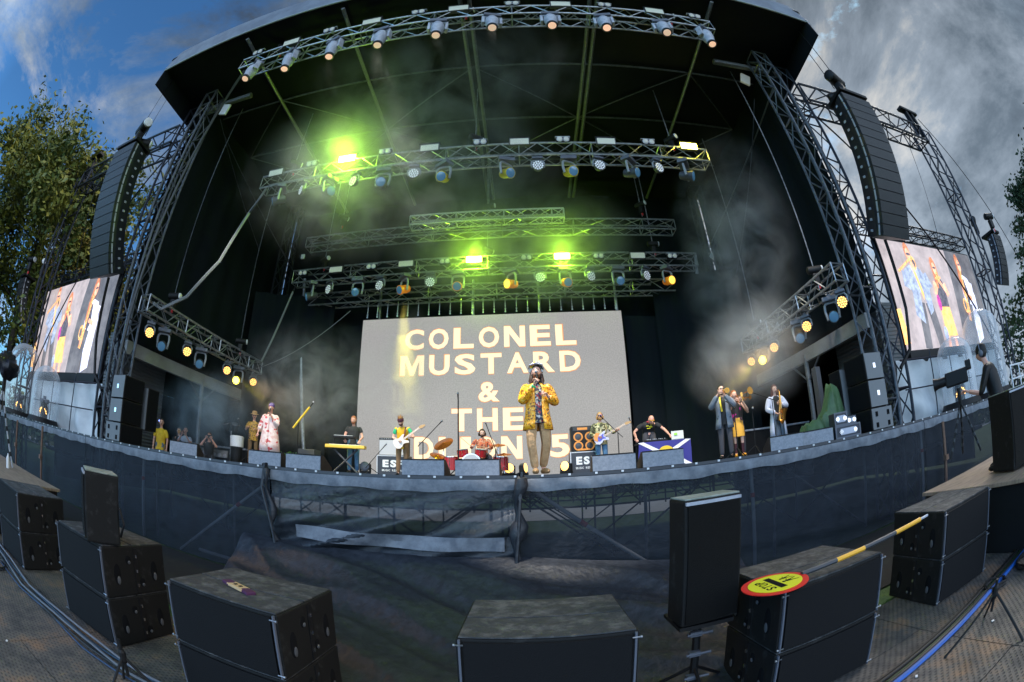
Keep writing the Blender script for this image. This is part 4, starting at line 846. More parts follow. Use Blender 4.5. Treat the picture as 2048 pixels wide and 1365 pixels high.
for i in range(5):
    pts = [(8.0, 2.3, .03), (7.2, 2.3, .03), (6.3, 2.25, .03), (5.4, 2.2, .03), (4.7, 2.12, .03), (4.1, 2.06, .03), (3.5, 2.0, .03), (2.9, 1.75, .03), (2.2, 1.4, .03), (1.6, 1.1, .03)]
    pts = [V(p)+V((.02*math.sin(k_+i), (i-2)*.04-.0*i, (i % 2)*.01)) for k_, p in enumerate(pts)]
    wire('floor_cable', ('thick blue', 'black', 'dark green', 'thin black', 'long black')[i]+' cable along the pit floor on the right', pts, (.026, .02, .012, .016, .018)[i], mat(('blue cable', 'black cable', 'green cable', 'black cable', 'black cable')[i], ((.01, .10, .42), (.012, .012, .013), (.01, .06, .02), (0, 0, 0), (0, 0, 0))[i], .45), 'cable', 'right cable bundle', 6)
def coil(label, c, r, turns, m):
    pts = [(c[0]+(r+.03*math.sin(k_*1.7))*math.cos(k_*.45), c[1]+(r*.8+.02*math.sin(k_*2.3))*math.sin(k_*.45), c[2]+.02+k_*.0008+.01*math.sin(k_)) for k_ in range(int(turns*14))]
    return wire('cable_coil', label, pts, .012, m, 'cable', None, 5)
coil('loose coil of black cable on the right pit floor', (5.6, 2.15, 0), .16, 4, mat('black cable')); coil('tangle of black cable at the right end of the pit', (6.3, 1.9, 0), .3, 5, mat('black cable')); coil('ring of black cable at the left end of the pit', (-4.8, 1.75, 0), .22, 3, mat('black cable')); coil('black cable coil right of the third pit stack', (.35, 2.3, 0), .16, 2, mat('black cable'))
def tripod(label, c, h, sp_, m=blk):
    t = thing('microphone_stand', label, 'stand', c); x, y, z = c
    MB().tube((0, 0, .25*1), (0, 0, h), .014, 6).build('pole', m, t)
    for a in range(3): MB().tube((0, 0, .42), (sp_*math.cos(a*2.09+.6), sp_*math.sin(a*2.09+.6), .012), .012, 6).build('leg', m, t)
    MB().lathe((0, 0, .36), (0, 0, 1), [(0, .02), (.02, .03), (.09, .03), (.11, .02)], 8).build('collar', blk, t); return t
tripod('black tripod stand on the pit floor at the bottom left', (-1.42, 1.72, 0), .55, .4)
tripod('black tripod stand on the pit floor at the right edge', (4.55, 1.62, 0), .52, .45)
random.seed(5)
lm = MB()
for i in range(26): lm.box((random.choice((-1, 1))*random.uniform(1.5, 6), random.uniform(.6, 2.0), .022), (.03, .02, .006), (0, 0, random.random()*3))
tag(lm.build('litter', white), 'scraps of paper scattered on the pit floor', 'litter', kind='stuff')
# ---------------------------------------------------------------- floor monitors
wm = thing('floor_monitor', 'x', 'loudspeaker', (0, 0, -50)); w = .66
MB().prism([(0, 0), (.50, 0), (.50, .07), (.11, .25), (0, .245)], -w/2, w/2, Matrix(((0, 1, 0), (1, 0, 0), (0, 0, 1))).to_4x4()).build('cabinet', blk, wm)
MB().box((0, -.008, .117), (w-.01, .016, .225)).build('back_panel', mat('pale grey monitor back', (.27, .29, .33), .6, var=((.20, .22, .26), 26, .4, .6)), wm)
MB().box((0, .305, .168), (w-.05, .40, .012), (R(-24.8), 0, 0)).build('grille', blkm, wm)
P_m = Proto(wm)
for i, (x_, y_, rz) in enumerate(((-5.85, 7.0, 25), (-3.46, 6.85, 8), (-2.62, 6.85, 4), (-.46, 6.85, 0), (.40, 6.85, 0), (2.52, 6.85, -4), (3.33, 6.85, -4), (5.80, 6.9, -14), (6.62, 6.95, -14))):
    P_m.put((x_, y_, DZ), (0, 0, R(rz)), f'{nth(i,9)} wedge floor monitor with pale back along the stage edge', 'floor monitors on the stage edge', 1.05)
# ---------------------------------------------------------------- side loudspeaker stacks on the stage
for s, nm in ((-1, 'left'), (1, 'right')):
    for k_, (x_, y_, z_, d, w_) in enumerate(((s*8.28, 7.0, DZ, (.80, .72, .45), 'low perforated bottom cabinet'), (s*8.28, 7.0, DZ+.46, (.72, .60, .56), 'middle cabinet'), (s*8.28, 7.0, DZ+1.03, (.72, .60, .56), 'top cabinet'), (s*8.15, 7.68, DZ+.42, (.42, .5, 1.05), 'tall inner cabinet'))):
        t = thing('side_speaker', f'{w_} of the black loudspeaker stack at the {nm} end of the stage', 'loudspeaker', (x_, y_, z_), R(-90*s), f'{nm} stage loudspeaker stack')
        MB().bbox((0, 0, d[2]/2), (d[0], d[1], d[2]-.01), .015).build('cabinet', blk, t)
        MB().box((0, -d[1]/2-.006, d[2]/2), (d[0]-.05, .016, d[2]-.06)).build('grille', blkm, t)
        e_ = MB().box((s*(d[0]/2+.003), 0, d[2]/2), (.012, d[1]-.03, d[2]-.03)).build('end_plate', mat('grey end plate', (.16, .17, .18), .6), t)
        for q in ((-.2, .1), (.2, .1), (-.2, .32), (.2, .32)) if k_ == 0 else ((0, .28),): MB().box((s*(d[0]/2+.012), q[0], q[1]), (.012, .08, .1)).build('handle', blkm if k_ == 0 else chrome, e_)
    if s > 0:
        tag(MB().bbox((8.1, 8.6, DZ+.9), (.15, .2, 1.8), .02).build('side_column', char), 'slim upright grey column behind the right loudspeaker stack', 'column')
# ================================================================ people
def skinmesh(islands, sub=1):
    """islands: list of (verts [(co, radius)], edges, root index) -> one evaluated surface"""
    me = bpy.data.meshes.new('s'); vs, es, rs, roots = [], [], [], []
    for v, e_, rt_ in islands:
        o = len(vs); vs += [tuple(p[0]) for p in v]; rs += [p[1] for p in v]; es += [(a+o, b+o) for a, b in e_]; roots.append(o+rt_)
    me.from_pydata(vs, es, []); ob = bpy.data.objects.new('s', me); COL.objects.link(ob)
    md = ob.modifiers.new('k', 'SKIN'); md.use_smooth_shade = True
    for i, sv in enumerate(me.skin_vertices[0].data):
        r_ = rs[i]; sv.radius = r_ if isinstance(r_, tuple) else (r_, r_); sv.use_root = i in roots
    ms_ = ob.modifiers.new('u', 'SUBSURF'); ms_.levels = sub; ms_.render_levels = sub
    bpy.context.view_layer.update(); ev = bpy.data.meshes.new_from_object(ob.evaluated_get(bpy.context.evaluated_depsgraph_get()))
    out = ([v.co.copy() for v in ev.vertices], [tuple(p.vertices) for p in ev.polygons])
    bpy.data.objects.remove(ob); bpy.data.meshes.remove(me); bpy.data.meshes.remove(ev); return out
BASE = dict(pel=(0, 0, .95), sp=(0, 0, 1.12), ch=(0, 0, 1.32), nk=(0, .01, 1.47), hd=(0, -.02, 1.645),
            shR=(-.185, 0, 1.41), elR=(-.24, .03, 1.13), wrR=(-.25, -.06, .87), shL=(.185, 0, 1.41), elL=(.24, .03, 1.13), wrL=(.25, -.06, .87),
            hpR=(-.095, 0, .93), knR=(-.11, -.02, .50), anR=(-.12, .02, .09), toR=(-.14, -.13, .04), hpL=(.095, 0, .93), knL=(.11, -.02, .50), anL=(.12, .02, .09), toL=(.14, -.13, .04))
def hand(wr, el, curl=.6, side=1, nrm=None):
    d = (wr-el).normalized(); nrm = V(nrm or (0, -1, 0)); nrm = (nrm-d*nrm.dot(d)).normalized(); s = d.cross(nrm)*side
    isl = [([(wr-d*.02, .026), (wr+d*.03, (.032, .018)), (wr+d*.075, (.038, .016))], [(0, 1), (1, 2)], 0)]
    for k_, (o, ln) in enumerate(((-.030, .072), (-.010, .082), (.010, .076), (.029, .060))):
        b_ = wr+d*.068+s*o; c1 = curl; a1 = b_+(d*math.cos(c1*.6)+nrm*math.sin(c1*.6))*ln*.45; a2 = a1+(d*math.cos(c1*1.7)+nrm*math.sin(c1*1.7))*ln*.33; a3 = a2+(d*math.cos(c1*2.5)+nrm*math.sin(c1*2.5))*ln*.26
        isl.append(([(b_, .0095), (a1, .009), (a2, .008), (a3, .007)], [(0, 1), (1, 2), (2, 3)], 0))
    b_ = wr+d*.025-s*.026; a1 = b_-s*.028+d*.03+nrm*.012; a2 = a1+d*.026+nrm*.016*curl*1.5
    isl.append(([(b_, .012), (a1, .010), (a2, .008)], [(0, 1), (1, 2)], 0)); return isl
def torso(mb, J, prof, gap=0, n=20):
    ax_ = [J['pel'], J['sp'], J['ch'], J['nk']]; hx = (J['hpL']-J['hpR']).normalized(); sx_ = (J['shL']-J['shR']).normalized(); rows = []
    for s_, rx, ry in prof:
        if s_ < 0: c = ax_[0]+((ax_[0]-ax_[1]).normalized()*.35+V((0, 0, -.65))).normalized()*(-s_*.3); d = (ax_[1]-ax_[0]).normalized()
        else: i = min(int(s_), 2); c = ax_[i]+(ax_[i+1]-ax_[i])*(s_-i); d = (ax_[i+1]-ax_[i]).normalized()
        if s_ < 0: d = V((0, 0, 1))
        X = (hx+(sx_-hx)*max(0, min(1, s_/2.5))).normalized(); X = (X-d*X.dot(d)).normalized(); Y = d.cross(X)
        a0 = -math.pi/2+gap; a1 = 1.5*math.pi-gap
        rows.append([c+X*rx*math.cos(a0+(a1-a0)*k_/n)+Y*ry*math.sin(a0+(a1-a0)*k_/n) for k_ in range(n+1)])
    vs = [p for r_ in rows for p in r_]; f = [(j*(n+1)+i, j*(n+1)+i+1, (j+1)*(n+1)+i+1, (j+1)*(n+1)+i) for j in range(len(rows)-1) for i in range(n)]
    mb.add(vs, f); 
    if not gap: f2 = [tuple((len(rows)-1)*(n+1)+i for i in range(n))]; mb.add(vs[-(n+1):], [tuple(range(n))]); mb.add(vs[:n+1], [tuple(range(n))])
    return mb
SHIRT = [(-.45, .165, .125), (0, .16, .12), (.6, .152, .112), (1.2, .158, .115), (1.9, .178, .122), (2.4, .170, .108), (2.72, .125, .085), (2.95, .066, .062)]
SLIM = [(s_, a*.86, b_*.88) for s_, a, b_ in SHIRT]
def M2(nm, c, **k): return mat(nm, c, **k)
def person(label, loc, rz, J=None, sc=1., skin=skinA, hair=None, hairstyle='short', head=(0, 0, 0), top=None, topm=None, sleeve=1., legs=None, legr=.085, shoes=blk, curl=(.7, .7), hn=((0, -1, 0), (0, -1, 0)), beard=None, coat=None, skirt=None, bare=False, glasses=None, hat=None, extra=None, mouth=.012):
    P_ = {k_: V(v) for k_, v in BASE.items()}
    for k_, v in (J or {}).items(): P_[k_] = V(v)
    t = thing('person', label, 'person', loc, rz); t.scale = (sc,)*3
    names = ['pel', 'sp', 'ch', 'nk', 'hd']; rs = [.095, .09, .085, .05, .05]; vs = [(P_[k_], r_) for k_, r_ in zip(names, rs)]; es = [(0, 1), (1, 2), (2, 3), (3, 4)]; ix = {k_: i for i, k_ in enumerate(names)}
    for S_ in 'RL':
        for a, b_, r_ in (('sh', 'ch', .048), ('el', 'sh', .040), ('wr', 'el', .027)):
            ix[a+S_] = len(vs); vs.append((P_[a+S_], r_)); es.append((ix[b_+S_] if b_ != 'ch' else ix['ch'], ix[a+S_]))
        for a, b_, r_ in (('hp', 'pel', .085), ('kn', 'hp', .055), ('an', 'kn', .038), ('to', 'an', .034)):
            ix[a+S_] = len(vs); vs.append((P_[a+S_], r_)); es.append((ix[b_+S_] if b_ != 'pel' else 0, ix[a+S_]))
    isl = [(vs, es, 0)]
    for q, S_ in enumerate('RL'): isl += hand(P_['wr'+S_], P_['el'+S_], curl[q], 1 if S_ == 'R' else -1, hn[q])
    mb = MB(); mb.add(*skinmesh(isl)); hd = P_['hd']; HR = Euler((head[0], head[1], head[2]), 'XYZ').to_matrix(); HR = Matrix.Rotation(head[2], 3, 'Z') @ Matrix.Rotation(head[1], 3, 'Y') @ Matrix.Rotation(head[0], 3, 'X')
    def hs(p):
        if p.z < 0: k_ = 1-.28*(-p.z/.118); p = V((p.x*k_, p.y*(1-.12*(-p.z/.118))-.006, p.z))
        return p
    mb.ell(hd, (.076, .095, .118), 16, 12, HR, hs)
    def H(x, y, z): return hd+HR @ V((x, y, z))
    mb.path([H(0, -.088, .015), H(0, -.108, -.022), H(0, -.092, -.034)], rs=[.008, .014, .009], n=6)
    for s_ in (-1, 1): mb.ell(H(s_*.076, 0, -.005), (.012, .02, .03), 8, 6, HR)
    mb.build('body', skin, t, True)
    for s_ in (-1, 1):
        if not glasses: MB().ell(H(s_*.029, -.085, .010), (.013, .008, .008), 8, 6, HR).build('eye', blkm, t, True)
    if glasses:
        mb = MB()
        for s_ in (-1, 1): mb.ell(H(s_*.031, -.093, .012), (.026, .008, .020), 10, 6, HR); mb.tube(H(s_*.055, -.085, .015), H(s_*.078, 0, .015), .004, 4)
        mb.tube(H(-.01, -.097, .014), H(.01, -.097, .014), .004, 4); mb.build('sunglasses', glasses, t, True)
    MB().ell(H(0, -.086, -.052), (.022, .008, mouth), 10, 6, HR).build('mouth', mat('open mouth', (.16, .03, .03), .5), t, True)
    if beard: MB().ell(H(0, -.022, -.066), (.062, .082, .058), 14, 8, HR, lambda p: V((p.x, p.y, min(p.z, .022 if abs(p.x) > .03 else .004)))).build('beard', beard, t, True)
    if hair:
        mb = MB(); 
        def hf(p):
            q = p.copy()
            if q.y < -.03 and q.z < .045: q = V((q.x*.9, -.03+(q.y+.03)*.1, q.z))
            return q
        mb.ell(H(0, .012, .022), (.088, .098, .112), 16, 12, HR, hf)
        if hairstyle == 'long':
            for k_ in range(15):
                a = math.pi*(-.02+1.04*k_/14); x_, y_ = math.cos(a)*.085, math.sin(a)*.085+.015; o = .014*math.sin(k_*2.3)
                mb.path([H(x_*.8, y_*.8, .05), H(x_, y_, -.04), H(x_*1.12+o, y_*1.1, -.14), H(x_*1.2-o, y_*1.0, -.235+.02*math.sin(k_*3))], rs=[.018, .028, .026, .008], n=6)
        if hairstyle == 'verylong':
            for k_ in range(15):
                a = math.pi*(-.12+1.24*k_/14); x_, y_ = math.cos(a)*.082, math.sin(a)*.08+.01
                mb.path([H(x_*.8, y_*.8, .06), H(x_, y_, -.04), H(x_*1.08, y_*.9, -.16), H(x_*1.05, y_*.8, -.30), H(x_*1.0, y_*.7, -.40+.03*math.sin(k_*3))], rs=[.016, .026, .026, .022, .006], n=6)
        if hairstyle == 'bob':
            for k_ in range(11):
                a = math.pi*(-.08+1.16*k_/10); x_, y_ = math.cos(a)*.088, math.sin(a)*.088
                mb.path([H(x_*.8, y_*.8, .06), H(x_*1.05, y_, -.02), H(x_*1.12, y_, -.085)], rs=[.02, .03, .014], n=6)
        if hairstyle == 'spiky':
            for k_ in range(24):
                a = k_*2.4; r_ = .05*(k_/24)**.5; mb.path([H(r_*math.cos(a), .01+r_*math.sin(a), .10), H(r_*2.0*math.cos(a), .01+r_*2*math.sin(a), .165+.02*math.sin(k_*3))], rs=[.016, .004], n=5)
        mb.build('hair', hair, t, True)
    # clothing
    if legs:
        lv = [(P_['pel'], .112)]; le = []
        for S_ in 'RL':
            i = len(lv); lv += [(P_['hp'+S_], legr+.012), (P_['kn'+S_]*.5+P_['hp'+S_]*.5, legr+.002), (P_['kn'+S_], legr*.84), (P_['kn'+S_]*.5+P_['an'+S_]*.5, legr*.78), (P_['an'+S_], legr*.70)]; le += [(0, i), (i, i+1), (i+1, i+2), (i+2, i+3), (i+3, i+4)]
        MB().add(*skinmesh([(lv, le, 0)])).build('trousers', legs, t, True)
    if shoes:
        for S_ in 'RL':
            d = (P_['to'+S_]-P_['an'+S_]); d.z = 0; d.normalize(); c = P_['an'+S_]*.45+P_['to'+S_]*.55; c.z = P_['to'+S_].z+.012
            MB().ell(c, (.052, .14, .052), 12, 8, Matrix.Rotation(math.atan2(d.x, -d.y), 3, 'Z'), lambda p: V((p.x, p.y, max(p.z, -.040)))).build('shoe', shoes, t, True)
    def sleeves(mb, fr, r_, m_=None):
        for S_ in 'RL':
            a, e_, w_ = P_['sh'+S_], P_['el'+S_], P_['wr'+S_]; ch_ = P_['ch']*.35+a*.65; v = [(ch_, r_*1.1), (a, r_*1.16), (a*.5+e_*.5, r_*1.02)] 
            if fr > .5: v += [(e_, r_*.95), (e_+(w_-e_)*(fr-.5)*1.9, r_*.80)]
            else: v[-1] = (a+(e_-a)*fr*2, r_*1.15)
            mb.add(*skinmesh([(v, [(i, i+1) for i in range(len(v)-1)], 0)]))
    if top:
        mb = MB(); torso(mb, P_, top); sleeves(mb, sleeve, .061); mb.build('shirt', topm, t, True)
    if coat:
        cp, cm, gap, fr = coat; mb = MB(); torso(mb, P_, cp, gap); 
        if fr: sleeves(mb, fr, .069)
        o = mb.build('jacket', cm, t, True); so_ = o.modifiers.new('thickness', 'SOLIDIFY'); so_.thickness = .012; so_.offset = 1
    if skirt:
        sp_, sm_, nm_ = skirt; torso(MB(), P_, sp_); mb = torso(MB(), P_, sp_); mb.build(nm_, sm_, t, True)
    if extra: extra(t, P_, H, HR)
    return t, P_, H, HR
def mic(t, a, b_, nm='microphone'):
    a, b_ = V(a), V(b_); d = (b_-a).normalized(); o = MB().tube(a, b_, .012, 8, .017).build(nm, blk, t, True); MB().ell(b_+d*.02, (.026, .026, .028), 10, 8).build('mic_head', alu, o, True)
hb = mat('dark brown hair', (.05, .022, .012), .6); hr_ = mat('ginger hair', (.36, .11, .03), .6); hbl = mat('blond hair', (.50, .27, .10), .6); hk = mat('black hair', (.012, .009, .008), .6); hrd = mat('auburn hair', (.11, .025, .014), .5)
shd = mat('dark sunglasses', (.01, .01, .015), .15); shp = mat('purple sunglasses', (.10, .02, .16), .15)
gold = vormat('gold patterned cloth', [(.92, .40, .01), (1, .50, .03), (.75, .26, .01), (.95, .44, .02), (.26, .09, .005), (1, .62, .12), (.98, .48, .03)], 46, .45)
flor = vormat('dark floral print', [(.02, .03, .07), (.5, .5, .5), (.03, .04, .08), (.35, .03, .04), (.02, .02, .05), (.45, .40, .2)], 34, .6)
camo = vormat('golden camouflage print', [(.50, .42, .20), (.10, .10, .04), (.62, .55, .32), (.05, .05, .02), (.36, .34, .18)], 20, .6)
leop = vormat('mustard leopard print', [(.55, .30, .03), (.62, .36, .04), (.08, .04, .01), (.5, .26, .02)], 38, .6)
pkd = vormat('white and pink printed cloth', [(.85, .62, .58), (.9, .72, .66), (.86, .66, .62), (.65, .10, .10), (.88, .70, .66), (.8, .5, .45)], 15, .6)
khaki = mat('khaki trousers', (.55, .34, .17), .8, var=((.42, .25, .12), 6, .4, .6), bump=(9, 1.0)); jean = mat('blue jeans', (.05, .13, .25), .8, var=((.10, .22, .36), 8, .4, .6)); dje = mat('dark grey trousers', (.05, .05, .06), .8)
# --- main singer
def ex_singer(t, P_, H, HR):
    hm = vormat('painted helmet', [(.55, .58, .62), (.08, .09, .10), (.62, .64, .68), (.75, .52, .03), (.2, .24, .28), (.6, .62, .66)], 17, .25)
    def hf(p): return V((p.x, p.y, max(p.z, -.055 if p.y > -.03 else .028)))
    o = MB().ell(H(0, .016, .078), (.124, .138, .120), 20, 14, HR, hf).build('helmet', hm, t, True)
    mb = MB(); mb.path([H(-.122, -.01, .07), H(-.1, -.08, .105), H(0, -.122, .112), H(.1, -.08, .105), H(.122, -.01, .07)], .013, 6); mb.build('helmet_rim', grey, o, True)
    mic(t, P_['wrR']+V((.06, -.05, -.02)), H(.0, -.135, -.075)+V((.0, -.015, 0)))
    MB().lathe(P_['wrR']+V((-.012, 0, -.055)), (P_['wrR']-P_['elR']).normalized(), [(0, .042), (.02, .042)], 10).build('wristband', mat('green wristband', (.02, .5, .15), .5), t, True)
JK = [(-.8, .235, .175), (-.4, .215, .165), (0, .19, .14), (.6, .178, .13), (1.2, .180, .132), (1.9, .198, .14), (2.4, .190, .125), (2.72, .145, .098), (2.93, .085, .072)]
person('singer in a gold patterned jacket and painted helmet, holding a microphone at the stage edge', (1.36, 7.15, DZ), R(8),
       dict(elR=(-.26, -.08, 1.15), wrR=(-.075, -.22, 1.42), elL=(.30, -.02, 1.13), wrL=(.12, -.22, 1.24), shR=(-.19, 0, 1.41), knR=(-.13, -.10, .52), anR=(-.07, -.06, .09), toR=(-.09, -.21, .04), knL=(.12, -.03, .49), anL=(.08, .12, .11), toL=(.12, -.02, .04)),
       1.02, skinA, hb, 'long', (R(-14), 0, R(-10)), SHIRT, flor, .9, khaki, .098, mat('tan shoe', (.3, .18, .08), .6), (1.2, 1.0), ((.3, -.6, .3), (-.6, -.4, .2)), mat('brown stubble', (.2, .09, .05), .6), (JK, gold, .30, .92), extra=ex_singer, mouth=.018)
# --- guitars
def guitar(t, c, nd, m, neckm, base_len=1.0, head=True, guard=None, nm='guitar'):
    """body outline extruded, neck along nd, front towards -Y"""
    nd = V(nd).normalized(); Y = V((0, 1, 0)); Y = (Y-nd*Y.dot(nd)).normalized(); X = Y.cross(nd).normalized()
    Mx = Matrix((nd, Y, X)).transposed().to_4x4(); Mx.translation = V(c)
    o_ = [(-.22, .0), (-.21, .10), (-.14, .155), (-.05, .145), (.02, .105), (.09, .12), (.17, .165), (.20, .12), (.14, .06), (.12, 0), (.13, -.05), (.20, -.10), (.16, -.13), (.08, -.11), (.0, -.095), (-.06, -.13), (-.14, -.15), (-.20, -.09)]
    g_ = thing(nm, 'x', 'guitar', (0, 0, 0)); g_.parent = None
    MB().prism(o_, -.022, .022, Mx).build('body', m, g_, True)
    MB().prism([(a*.62+.0, b_*.55) for a, b_ in o_], -.027, -.0225, Mx).build('pick_guard', guard or white, g_)
    mb = MB(); mb.box(Mx @ V((.12+base_len*.30, -.028, 0)), (base_len*.62, .02, .048), Mx.to_3x3()); mb.build('neck', neckm, g_)
    e_ = .12+base_len*.60; MB().prism([(e_, -.03), (e_, .03), (e_+.08, .055), (e_+.19, .05), (e_+.19, .015), (e_+.08, -.028)], -.038, -.02, Mx).build('headstock', mat('maple', (.55, .33, .14), .4), g_)
    mb = MB()
    for i in range(6): mb.tube(Mx @ V((e_+.03+i*.025, -.03, .045)), Mx @ V((e_+.03+i*.025, -.03, .085)), .006, 5)
    for i in range(14): mb.box(Mx @ V((.15+base_len*.55*i/13, -.0395, 0)), (.006, .004, .044), Mx.to_3x3())
    mb.build('fittings', chrome, g_)
    return g_
def place_local(g_, root, label, group=None):
    g_.location = root.location; g_.rotation_euler = root.rotation_euler; g_.scale = root.scale; g_['label'] = label
    if group: g_['group'] = group
P0 = {}
def ex_guit(t, P_, H, HR):
    MB().ell(H(0, .008, .045), (.094, .104, .075), 16, 10, HR, lambda p: V((p.x, p.y, max(p.z, -.035)))).build('headband', mat('maroon headband', (.07, .015, .03), .7), t, True)
    MB().path([P_['shL']+V((-.09, -.13, .03)), P_['ch']+V((.08, -.16, .0)), P_['sp']+V((.05, -.17, .02))], .022, 6).build('strap', mat('brown strap', (.18, .05, .04), .6), t, True)
yt = mat('yellow t-shirt', (.85, .55, .02), .7, var=((.75, .42, .02), 5, .45, .6))
t, P_, _, _ = person('guitarist with maroon headband and green sleeved yellow shirt, looking down at white guitar', (-2.35, 12.2, DZ), R(14),
       dict(pel=(0, .05, .92), sp=(0, .05, 1.09), ch=(.0, -.02, 1.28), nk=(-.01, -.08, 1.42), hd=(-.05, -.19, 1.555), shR=(-.19, -.05, 1.35), shL=(.18, -.06, 1.37), elR=(-.27, -.0, 1.10), wrR=(-.10, -.27, 1.0), elL=(.33, -.08, 1.12), wrL=(.28, -.30, 1.10)),
       1.0, skinA, hbl, 'spiky', (R(38), 0, R(-10)), SHIRT, yt, .0+.02, mat('brown trousers', (.20, .12, .06), .8), .09, blk, (1.1, 1.2), ((0, 1, .3), (0, 1, .5)), hb, extra=ex_guit)
mb = MB()
for S_ in 'RL': mb.add(*skinmesh([([(P_['ch']*.3+P_['sh'+S_]*.7, .058), (P_['sh'+S_], .066), (P_['sh'+S_]*.35+P_['el'+S_]*.65, .062)], [(0, 1), (1, 2)], 0)]))
mb.build('sleeve', mat('green sleeves', (.02, .45, .20), .7), t, True)
g_ = guitar(None, (-.04, -.26, .98), (.62, 0, .48), mat('white guitar paint', (.75, .68, .62), .3), mat('pale neck', (.60, .42, .26), .4), .88); place_local(g_, t, 'white electric guitar in the hands of the guitarist with the headband', 'guitars')
def ex_mouthmic(t, P_, H, HR): pass
t, P_, _, _ = person('bass player in gold camouflage shirt and purple sunglasses, singing into a microphone', (3.3, 12.7, DZ), R(4),
       dict(elR=(-.30, .0, 1.12), wrR=(-.13, -.26, 1.03), elL=(.36, -.06, 1.14), wrL=(.42, -.30, 1.17)), 1.0, skinR, hbl, 'bob', (R(-4), 0, R(-8)), [(s_, a*1.16, b_*1.15) for s_, a, b_ in SHIRT], camo, .86, jean, .092, blk, (1.1, 1.2), ((0, 1, .3), (0, 1, .5)), hbl, glasses=shp)
g_ = guitar(None, (-.06, -.27, 1.0), (.82, 0, .40), mat('white blue bass paint', (.62, .62, .80), .3), mat('pale neck'), 1.15, guard=mat('blue guard', (.12, .12, .55), .3), nm='bass_guitar'); place_local(g_, t, 'white and blue bass guitar held by the player in camouflage shirt', 'guitars')
MB().prism([(-.20, -.08), (-.22, .05), (-.14, .14), (-.04, .12), (-.1, 0), (-.1, -.12)], -.035, -.028, Matrix.Translation((-.06, -.27, 1.0))).build('sunburst_patch', mat('orange sunburst', (.75, .30, .06), .3), g_)
# keyboard player and his stand
person('bearded keyboard player in a black t-shirt and jeans behind a yellow keyboard', (-4.1, 12.75, DZ), R(18),
       dict(elR=(-.27, -.08, 1.13), wrR=(-.22, -.36, 1.0), elL=(.28, -.06, 1.12), wrL=(.20, -.38, .98), ch=(0, -.03, 1.32), nk=(0, -.05, 1.46), hd=(-.01, -.10, 1.63)), 1.02, skinR, hr_, 'short', (R(12), 0, R(-12)), [(s_, a*1.12, b_*1.15) for s_, a, b_ in SHIRT], mat('black t-shirt', (.02, .02, .022), .8), .3, jean, .098, blk, (.5, .5), ((0, -.3, -1), (0, -.3, -1)), hr_)
kb = thing('keyboard', 'yellow keyboard with a small black keyboard racked above it', 'keyboard', (-4.15, 12.25, DZ), R(6))
MB().bbox((0, 0, .80), (1.25, .30, .10), .02).build('keyboard_case', mat('yellow keyboard case', (.80, .50, .06), .4), kb); MB().bbox((-.05, .02, 1.09), (.68, .26, .07), .015).build('upper_keyboard', blk, kb)
mb = MB()
for i in range(26): mb.box((-.48+i*.037, -.06, .853), (.032, .14, .012))
mb.build('keys', white, kb); mb = MB()
for i in range(16): mb.box((-.34+i*.037, -.05, 1.128), (.032, .12, .01))
mb.build('upper_keys', white, kb)
ks = thing('keyboard_stand', 'black crossed stand under the yellow keyboard', 'stand', (-4.15, 12.25, DZ), R(6)); 
for s_ in (-1, 1):
    MB().tube((s_*.38, 0, .03), (-s_*.38, 0, .73), .03, 8).build('leg', char, ks, True); MB().tube((s_*.38-.02, 0, .73), (s_*.33-.05, .03, 1.05), .02, 6).build('riser', blk, ks, True)
MB().tube((-.4, -.16, .02), (-.4, .16, .02), .02, 6).tube((.4, -.16, .02), (.4, .16, .02), .02, 6).build('foot', blk, ks, True)
# drummer
person('drummer with brown hair and moustache in an orange shirt, seated behind the drum kit', (-.12, 12.75, DZ+.08), R(4),
       dict(pel=(0, .1, .56), sp=(0, .1, .73), ch=(0, .07, .92), nk=(0, .04, 1.06), hd=(0, .0, 1.21), shR=(-.19, .05, 1.0), shL=(.19, .05, 1.0), elR=(-.32, -.04, .78), wrR=(-.27, -.27, .82), elL=(.28, -.05, .76), wrL=(.15, -.28, .76),
            hpR=(-.1, .1, .54), hpL=(.1, .1, .54), knR=(-.22, -.30, .50), knL=(.22, -.30, .50), anR=(-.22, -.28, .10), anL=(.22, -.28, .10), toR=(-.24, -.42, .04), toL=(.24, -.42, .04)), 1.0, skinA, hb, 'bob', (R(6), 0, R(4)), SHIRT, vormat('orange patterned shirt', [(.70, .16, .06), (.62, .30, .16), (.75, .20, .08), (.3, .06, .04)], 24), .9, dje, .09, blk, (1.2, 1.2), ((0, 0, -1), (0, 0, -1)), hb)
tag(MB().lathe((-.12, 12.85, DZ+.09), (0, 0, 1), [(0, .2), (.02, .03), (.36, .03), (.38, .17), (.44, .17)], 12).build('drum_stool', blk, None, True), 'round black stool under the drummer', 'stool')
tag(MB().bbox((-.15, 12.5, DZ+.04), (2.6, 2.0, .07), .01).build('drum_carpet', blkm), 'low black platform carrying the drum kit', 'platform')
dr = thing('drum_kit', 'red drum kit with copper cymbals around the seated drummer', 'drum kit', (-.2, 12.35, DZ+.08))
redd = mat('red drum shell', (.40, .015, .02), .25)
